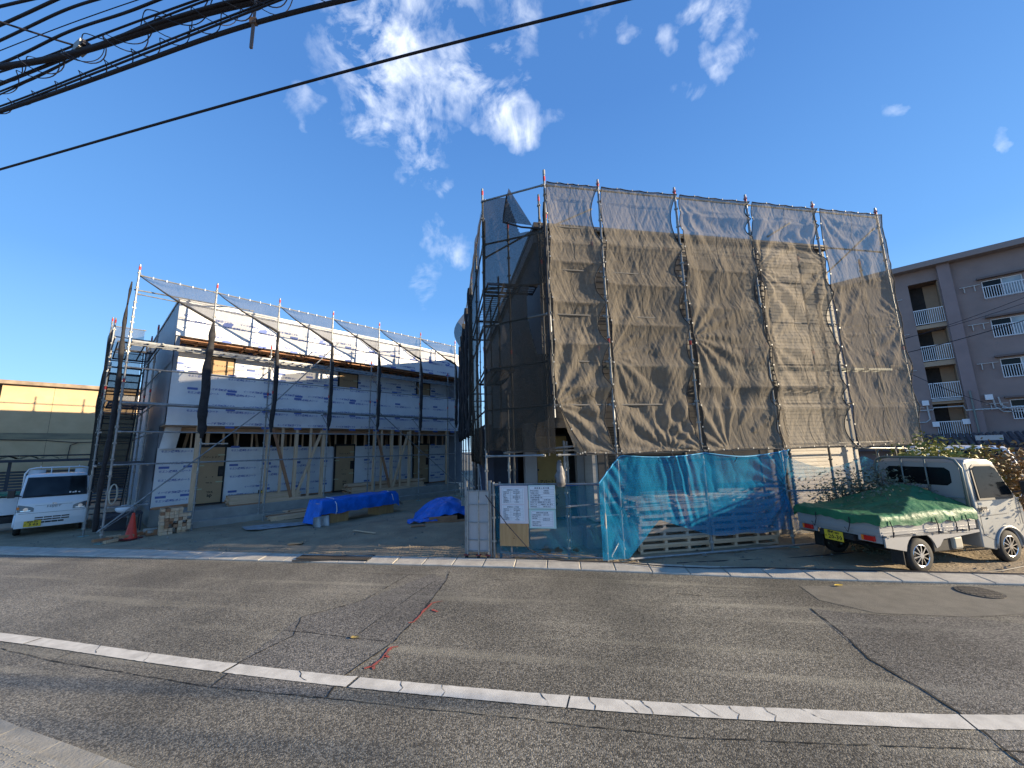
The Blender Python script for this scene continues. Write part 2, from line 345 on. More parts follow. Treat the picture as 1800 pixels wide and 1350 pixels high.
def ribbon(name, path, w, m, z=.004, jit=0.0, seg=.12, parent=None, **k):
    """a strip lying on the road along a path"""
    P = [Vector((p[0], p[1], 0)) for p in path]; pts = []
    for a, b in zip(P, P[1:]):
        n = max(1, int((b - a).length / seg)); pts += [a.lerp(b, i / n) for i in range(n)]
    pts.append(P[-1]); mb = MB(); mb.use(m)
    for i, p in enumerate(pts):
        d = (pts[min(i + 1, len(pts) - 1)] - pts[max(i - 1, 0)]).normalized(); nn = Vector((-d.y, d.x, 0))
        c = p + nn * noise.noise(p * 5) * jit; ww = w / 2 * (1 + (noise.noise(p * 9 + Vector((9, 9, 0))) * (1.3 if jit else .0)))
        mb.v += [c + nn * (ww + noise.noise(p * 30) * .006) + Vector((0, 0, z)), c - nn * (ww + noise.noise(p * 33 + Vector((3, 0, 0))) * .006) + Vector((0, 0, z))]
        if i: mb.face((2*i-2, 2*i-1, 2*i+1, 2*i))
    return mb.build(name, parent=parent, **k)
# patched asphalt fields
def poly(name, pts, z, m, **k):
    mb = MB().use(m); mb.v = [Vector((p[0], p[1], z)) for p in pts]; mb.face(range(len(pts))); return mb.build(name, **k)
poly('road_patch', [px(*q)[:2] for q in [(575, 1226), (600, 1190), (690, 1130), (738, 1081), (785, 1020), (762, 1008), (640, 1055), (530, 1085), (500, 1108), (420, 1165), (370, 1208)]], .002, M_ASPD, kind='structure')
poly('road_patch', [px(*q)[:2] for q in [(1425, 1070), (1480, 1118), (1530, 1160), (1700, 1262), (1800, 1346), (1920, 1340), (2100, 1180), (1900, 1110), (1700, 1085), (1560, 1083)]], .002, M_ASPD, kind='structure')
M_CONRD = mat('worn_road_edge', (.19, .175, .14), .8, col2=(.135, .125, .10), vscale=5, bump=.3, bscale=90)
poly('road_patch', [px(*q)[:2] for q in [(1405, 1030), (1440, 1055), (1540, 1078), (1700, 1085), (1900, 1075), (2300, 1040), (2200, 1020), (1900, 1034), (1600, 1030)]], .0035, M_CONRD, kind='structure')
M_CRACK = mat('crack', (.015, .015, .014), .95)
for q in ([(575, 1226), (600, 1192), (690, 1130), (738, 1081), (785, 1020), (790, 1005)], [(370, 1208), (400, 1186), (420, 1165), (515, 1118), (530, 1085), (640, 1055), (720, 1010)], [(485, 1108), (540, 1112), (620, 1122), (680, 1128)], [(620, 1122), (690, 1072), (735, 1040), (765, 1022)],
          [(0, 1140), (90, 1162), (200, 1180), (370, 1208), (570, 1228), (740, 1246), (900, 1262), (1200, 1297), (1550, 1312), (1900, 1325)], [(1425, 1070), (1480, 1112), (1530, 1160), (1610, 1205), (1700, 1262), (1800, 1346)], [(90, 1162), (150, 1137)],
          [(1160, 1041), (1250, 1049), (1350, 1050)], [(865, 1019), (905, 1021)], [(560, 1003), (700, 1010), (850, 1012), (1000, 1018), (1390, 1040)]):
    wide = {575: .012, 1425: .016, 370: .011, 0: .007, 560: .005}.get(q[0][0], .008)
    ribbon('road_crack', [px(*p) for p in q], wide, M_CRACK, z=.0052, jit=.012, seg=.03, kind='structure')
M_LINE = mat('white_road_paint', (.70, .67, .58), .7, col2=(.50, .475, .41), vscale=6, bump=.25, bscale=90, dist=.004)
WL = [(-16, 7.1), (-11, 6.2), (-6.5, 5.28), (-3.5, 4.53), (-1.72, 4.13), (.12, 3.78), (1.24, 3.6), (2.6, 3.44), (3.4, 3.365), (4.2, 3.33), (7, 3.2), (14, 2.9)]
ln = MB().use(M_LINE)
xs = [-16, -5.95, -5.93, -3.02, -2.99, -1.63, -1.60, .38, .395, 3.385, 3.40, 14]
for a, b in zip(xs[::2], xs[1::2]):
    n = int((b - a) / .05)
    for i in range(n + 1):
        x = a + (b - a) * i / n; y = interp(WL, x); e = noise.noise((x * 18, 0, 0)) * .007; e2 = noise.noise((x * 21, 5, 0)) * .007; sk = .05 * (1 if i in (0, n) else 0)
        ln.v += [Vector((x + sk, y + .083 + e, .0075)), Vector((x, y - .083 + e2, .0075))]
        if i: k = len(ln.v); ln.face((k-4, k-3, k-1, k-2))
wl = ln.build('white_edge_line', kind='structure')
random.seed(3)
for x in (.62, .9, 1.05, 1.36, 1.52, 1.75, 2.02, 2.3, -.7, -1.1, -2.2, -4.1, -4.9, .2):
    y = interp(WL, x); a = random.uniform(-.1, .1)
    ribbon('paint_crack', [(x - .02, y + .085), (x + a * .3, y + .03), (x + .03 + a * .2, y - .02), (x + .05 + a, y - .085)], .005, M_CRACK, z=.0095, jit=.012, seg=.02, parent=wl)
M_SPRAY = mat('red_spray_paint', (.42, .05, .035), .8, col2=(.20, .10, .08), vscale=22)
for q in ([(778, 1057), (758, 1061), (742, 1078), (727, 1094), (718, 1096)], [(700, 1137), (687, 1139), (672, 1157), (655, 1172), (640, 1176)], [(760, 1072), (770, 1076)], [(676, 1153), (684, 1157)], [(655, 1172), (656, 1178)]):
    ribbon('red_survey_mark', [px(*p) for p in q], .028, M_SPRAY, z=.0075, jit=.02, seg=.02, kind='structure')
M_IRON = mat('cast_iron', (.07, .065, .06), .6, .4, bump=.5, bscale=60)
c = px(1722, 1042); mh = MB().use(M_IRON); mh.cyl((c.x, c.y, .008), (0, 0, 1), .24, .012, 28)
for k in range(-3, 4):
    w = math.sqrt(max(.01, .20 ** 2 - (k * .055) ** 2)); mh.box(c.x - w, c.x + w, c.y + k * .055 - .012, c.y + k * .055 + .012, .014, .019)
mh.build('manhole_cover', label='round iron manhole cover set in the pale road edge', cat='manhole cover')
# concrete gutter blocks of the far kerb, one by one
kerb = thing('kerb', None, None); kerb['kind'] = 'structure'
M_KERB = mat('kerb_concrete', (.50, .47, .40), .85, col2=(.36, .335, .29), vscale=5, bump=.4, bscale=70)
x = -16.0
while x < 13.5:
    L0 = .6; x1 = x + L0 * .985 - .009; wd0, wd1 = kw(x), kw(x1); j = random.uniform(-.004, .004)
    y0, y1 = kf(x) + .012, kf(x1) + .012; h0 = .026 + j; b = MB().use(M_KERB)
    sk = .045; P = [(x, y0), (x1, y1), (x1 + sk, y1 + wd1), (x + sk, y0 + wd0)]; e = .012
    i = 0; b.v = [Vector((a, c_, -.1)) for a, c_ in P] + [Vector((a, c_, h0 - e)) for a, c_ in P]
    Q = [(x + e, y0 + e), (x1 - e, y1 + e), (x1 + sk - e, y1 + wd1 - e), (x + sk + e, y0 + wd0 - e)]
    b.v += [Vector((a, c_, h0 + (.03 if n_ > 1 else 0))) for n_, (a, c_) in enumerate(Q)]
    b.v[6].z += .03; b.v[7].z += .03
    for r0 in (0, 4):
        for k in range(4): b.face((r0 + k, r0 + (k + 1) % 4, r0 + 4 + (k + 1) % 4, r0 + 4 + k))
    b.face((8, 9, 10, 11)); b.build('kerb_block', parent=kerb)
    x += L0 * .985
# steel grating let into the gutter
gr = MB().use(M_IRON)
for k in range(40):
    xx = -4.55 + k * .04; y = kf(xx); gr.box(xx, xx + .015, y + .08, y + .36, .03, .062)
for yy in (.08, .34): gr.box(-4.55, -2.95, kf(-3.75) + yy, kf(-3.75) + yy + .02, .03, .060)
gr.build('drain_grating', label='long iron drain grating in the kerb left of the folding gate', cat='grating')
# near side gutter slabs, bottom left
NK = [(-9, 5.60), (-6.5, 4.48), (-4.33, 3.66), (-3.31, 3.32), (-2.6, 3.08), (-1.5, 2.80), (1, 2.3), (6, 1.7), (12, 1.2)]
near = thing('near_gutter', None, None); near['kind'] = 'structure'
x = -8.6; k = 0
M_CHK = mat('ribbed_slab', (.36, .34, .285), .8, col2=(.26, .245, .20), vscale=6, bump=.3, bscale=50)
while x < 3:
    x1 = x + .56; y0, y1 = interp(NK, x), interp(NK, x1); b = MB().use(M_CHK)
    d = Vector((x1 - x, y1 - y0, 0)).normalized(); nrm = Vector((d.y, -d.x, 0)); A = Vector((x, y0, 0)); B = Vector((x1, y1, 0)) - d * .006
    for (o0, o1, h) in ((0, .13, .012), (.14, .62, .03)):
        i = len(b.v); b.v += [A + nrm * o0 + Vector((0, 0, -.05)), B + nrm * o0 + Vector((0, 0, -.05)), B + nrm * o1 + Vector((0, 0, -.05)), A + nrm * o1 + Vector((0, 0, -.05))]
        b.v += [A + nrm * o0 + Vector((0, 0, h)), B + nrm * o0 + Vector((0, 0, h)), B + nrm * o1 + Vector((0, 0, h)), A + nrm * o1 + Vector((0, 0, h))]
        for q in ((4, 5, 6, 7), (0, 1, 5, 4), (1, 2, 6, 5), (2, 3, 7, 6), (3, 0, 4, 7)): b.face([i + t for t in q])
    if x > -4.9:
        for a in range(14):
            for c_ in range(11):
                p = A + d * (.03 + a * .037) + nrm * (.18 + c_ * .038); t = .011; dd = (d + nrm * (1 if (a + c_) % 2 else -1)).normalized() * t; ee = Vector((-dd.y, dd.x, 0)) * .4
                i = len(b.v); b.v += [p - dd + Vector((0, 0, .031)), p + ee + Vector((0, 0, .036)), p + dd + Vector((0, 0, .031)), p - ee + Vector((0, 0, .036))]; b.face((i, i+3, i+2, i+1))
    b.build('gutter_slab', parent=near); x = x1
# fallen leaf on the road
lf = px(1475, 1031); MB().use(mat('yellow_leaf', (.6, .42, .05), .7)).grid(3, 3, lambda a, b: (lf.x + (a - .5) * .12, lf.y + (b - .5) * .07 * math.sin(math.pi * max(.1, min(.9, a))), .015 + .02 * abs(b - .5))).build('fallen_leaf', label='small yellow leaf lying on the road below the silver truck', cat='leaf')
ll = px(624, 1122); MB().use(mat('ochre_leaf', (.35, .26, .08), .8)).grid(3, 3, lambda a, b: (ll.x + (a - .5) * .09, ll.y + (b - .5) * .05, .012 + .015 * abs(a - .5))).build('fallen_leaf', label='ochre leaf crumpled on the road crack near the red marks', cat='leaf')

# ================================================================ LEFT BUILDING (white wrapped apartment block under construction)
LO = Vector((-10.893, 10.646, 0)); LA = math.atan2(.74276, .66956)
lb = thing('apartment_block', 'two storey timber apartment block wrapped in white printed sheeting, unfinished', 'building', LO, LA)
S0, S1 = 1.1, 13.1; OF, OW, OB = .95, 2.2, 10.5
def wrap(name, x0, x1, z0, z1, y, seed, pr=True, side=False, mt=None):
    """one roll of house wrap, wrinkled, with its blue print"""
    nu = max(6, int((x1 - x0) / .08)); nv = max(3, int((z1 - z0) / .09))
    def f(a, b):
        x = x0 + (x1 - x0) * a; z = z0 + (z1 - z0) * b
        w = fbm((x * .6, seed, z * 2.2), 1.6) * .012 + ridge((x * .9 + z * 2.5, seed * 2, z * .5), 2.0) * .004
        w += .006 * noise.noise((x * 1.2, seed, z * 9))
        z += noise.noise((x * .7, seed, b * 3)) * (.02 if b in (0, 1) else 0)
        return (y, x, z) if side else (x, y - abs(w) * 1.2 - .004 * (seed % 2), z)
    o = MB().use(mt or M_WRAP).grid(nu, nv, f).build(name, smooth=True, parent=lb)
    if pr:
        t1 = textmesh('モエン透湿防水シート', .085, .25); row = 0; z = z1 - .14
        while z > z0 + .1:
            x = x0 + .08 + ((.55 if row % 2 else 0) + (seed * .37) % .4 if x1 - x0 > 1.5 else .1 * (row % 2))
            while x < x1 - .82:
                F = Matrix.Translation((x, 0, z)) @ UPR
                if row % 2: F = Matrix.Translation((x + .8, 0, z)) @ Matrix.Rotation(R(180), 4, 'Y') @ UPR
                mb = MB().use(M_PRINT); mb.add(t1, F)
                i = len(mb.v); mb.v += [F @ Vector((.27 * k / 3, h, 0)) for h in (.12, .195) for k in range(4)]
                for k in range(3): mb.face((i + k, i + k + 1, i + k + 5, i + k + 4))
                for v in mb.v: v.y = f((v.x - x0) / (x1 - x0), max(.001, min(.999, (v.z - z0) / (z1 - z0))))[1] - .007
                mb.build('printed_mark', parent=o); x += 1.08
            z -= .33; row += 1
    return o
body = MB().use(M_DARK)
# foundation, floors, core
MB().use(M_CONC).box(S0, S1, OW + .02, OB, -.1, .52).build('foundation', parent=lb)
MB().use(M_CONC).box(1.75, S1 - .2, .88, OW + .01, -.1, .50).box(1.9, S1 - .4, .55, .87, -.1, .2).build('porch_slab', parent=lb, bevel=.01)
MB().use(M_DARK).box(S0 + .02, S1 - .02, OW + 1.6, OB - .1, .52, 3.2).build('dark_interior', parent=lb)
MB().use(M_WOODR).box(S0, S1, OW + .0, OW + .1, .52, .60).build('sill_beam', parent=lb)
MB().use(M_WOODH).box(S0, S1, OF + .03, OW + .15, 3.2, 3.27).build('corridor_floor', parent=lb)
MB().use(M_WOODH).box(S0, S1, OW + .01, OW + .13, 3.05, 3.19).build('head_beam', parent=lb)
# side wall facing left: wrap rolls
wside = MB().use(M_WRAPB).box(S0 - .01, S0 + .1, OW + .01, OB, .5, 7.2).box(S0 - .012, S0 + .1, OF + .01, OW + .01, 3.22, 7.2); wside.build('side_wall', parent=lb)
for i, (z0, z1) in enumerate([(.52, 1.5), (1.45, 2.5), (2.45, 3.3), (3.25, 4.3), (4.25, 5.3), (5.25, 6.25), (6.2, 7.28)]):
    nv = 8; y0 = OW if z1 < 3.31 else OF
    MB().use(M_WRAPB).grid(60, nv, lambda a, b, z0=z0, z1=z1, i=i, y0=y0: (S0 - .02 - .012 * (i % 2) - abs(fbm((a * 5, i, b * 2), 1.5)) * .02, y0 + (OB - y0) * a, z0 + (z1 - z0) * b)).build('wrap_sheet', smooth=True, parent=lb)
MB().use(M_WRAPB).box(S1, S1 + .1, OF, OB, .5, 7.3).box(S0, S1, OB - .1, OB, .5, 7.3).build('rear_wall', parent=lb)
M_WALLU = mat('wrapped_wall_core', (.6, .62, .63), .7)
MB().use(M_WALLU).box(S0 + .1, S1, OW + .03, OW + .12, 3.27, 6.1).build('upper_wall_core', parent=lb)
MB().use(M_WALLU).box(S0 + .1, S1 - .05, OW + .035, OW + .10, .6, 2.46).build('lower_wall_core', parent=lb)
# recessed wall: upper and lower rolls
for i, (z0, z1) in enumerate([(3.27, 4.2), (4.15, 5.15), (5.1, 6.08)]): wrap('wrap_sheet', S0 + .05, S1, z0, z1, OW + .005 - .012 * (i % 2), 11 + i, pr=(i > 0))
for k, (a, b) in enumerate([(S0, 2.15), (2.98, 6.85), (7.85, 10.85), (11.95, S1 - .1)]):
    for i, (z0, z1) in enumerate([(.58, 1.55), (1.5, 2.5)]): wrap('wrap_sheet', a, b, z0, z1, OW - .002 - .012 * i, 21 + i + k * 3)
# loose flap
MB().use(M_WRAP).grid(8, 10, lambda a, b: (1.22 + .42 * a - .1 * b, OW - .12 - .08 * math.sin(a * 3) * b, 3.2 - .72 * b)).build('loose_flap', smooth=True, parent=lb)
# upper wing and corridor parapet
for i, (z0, z1) in enumerate([(3.2, 3.78), (3.72, 4.38), (4.33, 4.93)]): wrap('wrap_sheet', S0 - .01, S1 - .1 if i < 2 else 8.6, z0, z1, OF - .012 - .012 * (i % 2), 41 + i)
wrap('wrap_sheet', 8.62, S1 - .1, 4.36, 4.92, OF - .02, 47)
MB().use(M_WALLU).box(S0, S1 - .1, OF + .0, OF + .1, 3.24, 4.90).build('parapet_core', parent=lb)
MB().use(M_WRAP).box(S0 - .005, S1 - .1, OF - .03, OF + .12, 4.90, 4.945).build('parapet_cap', parent=lb)
# roof fascia
for i, (z0, z1) in enumerate([(6.1, 6.75), (6.7, 7.32)]): wrap('wrap_sheet', S0 - .03, S1 + .1, z0, z1, OF - .045 - .012 * i, 51 + i)
MB().use(M_WALLU).box(S0 - .02, S1 + .1, OF - .03, OF + .1, 6.1, 7.3).build('fascia_core', parent=lb)
MB().use(mat('roof_sheet', (.5, .52, .54), .5, .2)).box(S0 - .06, S1 + .15, OF - .09, OB + .1, 7.3, 7.36).build('roof', parent=lb)
# soffit with rafters
MB().use(mat('soffit_board', (.40, .20, .10), .8, var=.2)).box(S0, S1, OF + .1, OW + .02, 6.16, 6.2).build('soffit', parent=lb)
rf = MB().use(M_WOODR).box(-.03, .03, OF + .1, OW, 6.06, 6.158).mesh('rafter')
x = S0 + .2
while x < S1: put('rafter', rf, lb, (x, 0, 0)); x += .455
MB().use(M_WOODR).box(S0, S1, OF + .11, OF + .15, 6.02, 6.055).box(S0, S1, OF + .6, OF + .64, 6.02, 6.055).build('soffit_batten', parent=lb)
# doors under cardboard, lower three and upper three
def carddoor(x0, x1, z0, z1, up):
    d = MB().use(M_BLACK).box(x0 - .05, x1 + .05, OW - .05, OW - .018, z0 - .03, z1 + .04).build('door', parent=lb)
    c = MB().use(M_CARD); y = OW - .065
    hx = x1 - .16
    c.box(x0 + .02, hx, y, y + .014, z0 + .03, z1 - .04).box(hx, x1 - .01, y, y + .014, z0 + (1.28 if not up else 1.2), z1 - .04).box(hx, x1 - .01, y, y + .014, z0 + .03, z0 + .92)
    c.build('cardboard_cover', parent=d)
    p = MB().use(M_BLACK); F = lambda X, Z: Matrix.Translation((X, y - .004, Z)) @ UPR; cx = (x0 + x1) / 2 - .02
    p.add(textmesh('アパートドア', .085, .1, 'CENTER'), F(cx, z1 - .42 if not up else z1 - .38))
    p.add(textmesh('YKK', .10, 0, 'CENTER'), F(cx + .05, z0 + .36)); p.add(textmesh('ap', .17, 0, 'CENTER'), F(cx + .05, z0 + .24))
    p.add(textmesh('YKK ap', .06, 0, 'CENTER'), F(cx, z0 + .70))
    for q in (-.09, .09): p.box(cx + q - .012, cx + q + .012, y - .004, y - .001, z0 + .9, z0 + .93)
    p.build('printing', parent=d)
    t = MB().use(mat('pale_tape', (.42, .45, .30), .5))
    for a, b in ((x1 - .2, z0 + .72), (x0 - .03, z0 + .5), (x1 - .2, z0 + 1.66), (x0 - .03, z0 + 1.3)): t.box(a, a + .2, y - .006, y - .002, b, b + .035)
    t.build('tape', parent=d)
    MB().use(M_BLKP).box(x1 - .11, x1 - .03, y - .05, y, z0 + .98, z0 + 1.14).build('handle', parent=d)
for (a, b) in ((2.2, 2.94), (6.95, 7.78), (10.95, 11.85)): carddoor(a, b, .56, 2.55, False)
for (a, b) in ((2.2, 2.95), (6.95, 7.80), (11.1, 11.9)): carddoor(a, b, 3.82, 5.83, True)
# posts, studs, braces and sills in timber: one object each
st = {}
def timber(name, p, q, w, h, m=M_WOOD): return MB().use(m).bar(p, q, w, h, up=(1, 0, 0)).build(name, parent=lb)
for x in (1.93, 3.98, 5.93, 8.15, 9.0, 9.95, 12.2): timber('corridor_post', (x, OF + .06, .0 if x < 5 else .5), (x, OF + .06, 3.24), .11, .11)
timber('corridor_post', (4.93, OF + .06, .5), (4.93, OF + .06, 3.24), .11, .11)
for x in (1.93, 3.98): MB().use(M_CONCL).box(x - .1, x + .1, OF - .04, OF + .16, -.05, .34).build('pad_stone', parent=lb)
for x in (4.45, 5.45, 8.5, 9.47): timber('slim_stud', (x, OF + .07, .52), (x, OF + .07, 3.2), .045, .09)
for a, b in (((4.1, 3.15), (4.85, .62)), ((8.2, 3.15), (8.93, .62))): timber('diagonal_brace', (a[0], OF + .02, a[1]), (b[0], OF + .02, b[1]), .05, .1, M_WOODR)
for a, b in (((5.85, 3.1), (5.0, .62)), ((9.85, 3.1), (9.07, .62))): timber('diagonal_brace', (a[0], OF + .02, a[1]), (b[0], OF + .02, b[1]), .05, .1)
for q0, q1 in ((4.0, 6.0), (7.9, 10.0)): MB().use(M_WOODH).box(q0, q1, OF, OF + .12, .5, .6).build('sill_beam', parent=lb)
sm = MB().use(M_WOOD).box(-.02, .02, OW + .015, OW + .11, 2.46, 3.06).mesh('wall_stud'); sm2 = MB().use(M_WOOD).box(-.05, .05, OW + .012, OW + .115, 2.46, 3.06).mesh('wall_stud_wide')
x = 1.5; i = 0
while x < S1 - .2: put('wall_stud', sm2 if i % 4 == 2 else sm, lb, (x, 0, 0)); x += .455; i += 1
for i in range(16):
    x = 1.6 + i * .73; timber('inner_stud', (x, OW + 1.0, .55), (x + random.choice((0, 0, .4, -.4)), OW + 1.0, 3.15), .04, .09)
MB().use(M_WHITE).box(2.05, 3.0, OW - .08, OW - .04, 2.62, 2.66).build('lintel_strip', parent=lb)
MB().use(M_SIDB).box(S0 + .2, S1 - .2, OW + 1.55, OW + 1.58, .55, 1.5).build('inner_sheet', parent=lb)

# ================================================================ SCAFFOLD PARTS
M_ST, M_STD = M_STEEL, M_STEELD
_pm = {}
def pole_mesh(z0, z1, tip=True, plate=True, dark=False):
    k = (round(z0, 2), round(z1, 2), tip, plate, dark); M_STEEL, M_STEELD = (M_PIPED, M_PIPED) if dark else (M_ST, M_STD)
    if k in _pm: return _pm[k]
    m = MB(); m.use(M_STEEL).tube([(0, 0, z0), (0, 0, z1)], .0245, 8)
    z = z0 + .35
    while z < z1 - .1:
        m.use(M_STEELD)
        for a, b in ((.042, .012), (.012, .042)): m.box(-a, a, -b, b, z, z + .035)
        z += .45
    zz = z0 + 1.75
    while zz < z1: m.use(M_STEELD).tube([(0, 0, zz), (0, 0, zz + .12)], .030, 8); zz += 1.8
    if tip:
        m.use(M_RED).tube([(0, 0, z1 - .17), (0, 0, z1 - .06)], .027, 8)
        if z1 - z0 > 5: m.tube([(0, 0, z0 + 4.3), (0, 0, z0 + 4.4)], .0265, 8)
    if plate: m.use(M_PLATE).box(-.09, .09, -.09, .09, z0 - .004, z0 + .012).use(M_STEEL).tube([(0, 0, z0), (0, 0, z0 + .25)], .017, 8).use(M_STEELD).tube([(0, 0, z0 + .2), (0, 0, z0 + .24)], .045, 8)
    _pm[k] = m.mesh('pole'); return _pm[k]
def pole(par, x, y, z0, z1, lean=(0, 0), **k):
    o = put('pole', pole_mesh(z0, z1, **k), par, (x, y, 0)); o.rotation_euler = (lean[0], lean[1], random.random()); return o
def rail(par, p, q, r=.0215, name='rail', m=None):
    p, q = Vector(p), Vector(q); d = (q - p).normalized(); mb = MB().use(m or M_STEEL).tube([p, q], r, 8)
    mb.use(M_STEELD)
    for e, s in ((p, 1), (q, -1)): mb.tube([e + d * .03 * s, e + d * .09 * s], r + .009, 6)
    return mb.build(name, parent=par)
def deck(par, x0, x1, y0, y1, z, name='deck', m=None):
    """metal walking board: frame, ribs and mesh seen from below"""
    mb = MB().use(m or M_STEEL); w = abs(y1 - y0); l = abs(x1 - x0)
    for yy in (y0, y1 - .04): mb.box(x0, x1, yy, yy + .04, z - .05, z)
    n = max(3, int(l / .3))
    for k in range(n + 1):
        xx = x0 + (l - .03) * k / n; mb.box(xx, xx + .03, y0 + .041, y1 - .041, z - .04, z - .005)
    n2 = max(2, int(w / .12))
    for k in range(1, n2):
        yy = y0 + w * k / n2; mb.box(x0, x1, yy - .012, yy + .012, z - .004, z + .004)
    return mb.build(name, parent=par)

# ---------------------------------------------------------------- scaffold in front of the left building
PS = [0.0, 1.86, 3.72, 5.65, 7.66, 9.80, 11.92]
ls = thing('scaffold', 'galvanised pipe scaffold standing before the white wrapped building', 'scaffold', LO, LA)
for i, s in enumerate(PS): pole(ls, s, 0, 0, 7.83)
for i in (0, 2, 4, 6): pole(ls, PS[i] + .02, .62, .0, 6.2 if i else 6.9)
for a, b in zip(PS, PS[1:]):
    for z, r in ((7.50, .0215), (6.92, .018), (4.74, .0215), (2.92, .0215), (2.02, .0215)):
        rail(ls, (a, 0, z), (b, 0, z), r)
    rail(ls, (a, -.03, 3.72), (b, -.03, 3.72), .028); deck(ls, a + .05, b - .05, .08, .58, 3.78)
    deck(ls, a + .05, b - .05, .06, .34, 5.56); deck(ls, a + .05, b - .05, .36, .62, 5.56); rail(ls, (a, 0, 5.42), (b, 0, 5.42), .02)
for s in PS:
    for z in (5.45, 3.68): rail(ls, (s, 0, z), (s, .64, z), .02, 'bracket'); MB().use(M_STEEL).tube([(s, 0, z - .45), (s, .5, z - .04)], .014, 6).build('bracket_strut', parent=ls)
for p, q in (((-.1, -.05, .3), (3.9, -.05, 4.15)), ((3.75, -.05, 3.95), (5.9, -.05, 6.55)), ((7.7, -.05, 3.9), (12.2, -.05, .4))): rail(ls, p, q, .019, 'diagonal_brace')
rail(ls, (-.05, .05, 7.05), (3.2, 1.1, 7.5), .022, 'tie_rail')
rail(ls, (-.02, .02, .9), (.85, .02, .9)); rail(ls, (0, .0, .35), (.9, .75, .95), .015, 'diagonal_brace')
# side row and stair tower, left end
TX = [-.3, .72]
for y in (1.9, 3.7, 5.3, 6.5):
    for x in TX: pole(ls, x + (0 if y < 5 else 0), y, 0, 7.8 if (x < 0 and y > 6) else 6.6)
for y0, y1 in zip((0, 1.9, 3.7, 5.3), (1.9, 3.7, 5.3, 6.5)):
    for x in TX:
        for z in (2.0, 2.9, 3.75, 4.7, 5.55): rail(ls, (x, y0, z), (x, y1, z), .018)
for z in (.6, 2.0, 3.75, 5.55, 6.4): rail(ls, (TX[0], 6.5, z), (TX[1], 6.5, z), .02); rail(ls, (TX[0], 3.7, z), (TX[1], 3.7, z), .02)
rail(ls, (TX[0], 6.5, 7.45), (TX[1], 6.5, 7.45), .02)
M_DKST = mat('dark_steel_deck', (.05, .055, .07), .6, .3)
for (y0, y1, z) in ((.7, 1.85, 5.62), (1.95, 3.6, 5.62), (1.0, 1.85, 3.85), (1.95, 2.9, 3.85), (.5, 1.8, 2.1)): deck(ls, TX[0] + .08, TX[1] - .04, y0, y1, z, m=M_DKST)
for fl, (za, zb, ya, yb) in enumerate([(.1, 1.95, 6.3, 4.6), (1.95, 3.8, 6.3, 4.6), (3.8, 5.6, 6.3, 4.6)]):
    stp = MB().use(M_DKST)
    for sx in (TX[0] + .1, TX[1] - .1): stp.bar((sx, ya, za), (sx, yb, zb), .03, .14)
    sto = stp.build('stair_flight', parent=ls); n = 8
    tr = MB().use(M_DKST).box(TX[0] + .11, TX[1] - .11, -.1, -.05, -.012, .012).box(TX[0] + .11, TX[1] - .11, .06, .1, -.012, .012)
    for u in range(5): tr.box(TX[0] + .12 + u * .185, TX[0] + .16 + u * .185, -.049, .059, -.012, .012)
    tm = tr.mesh('tread')
    for k in range(n): t = (k + .5) / n; put('tread', tm, sto, (0, ya + (yb - ya) * t, za + (zb - za) * t))
# rear row: its pipes shade the yellow house
for i, s in enumerate([0.2, 2.0, 3.8, 5.6, 7.4, 9.2, 11.0]): pole(ls, s, OB + .9, 0, 7.9)
for z in (7.5, 7.05, 5.6, 3.7): rail(ls, (.2, OB + .9, z), (11, OB + .9, z), .024)
rail(ls, (2.0, OB + .9, 6.5), (5.6, OB + .9, 7.5), .024, 'diagonal_brace')

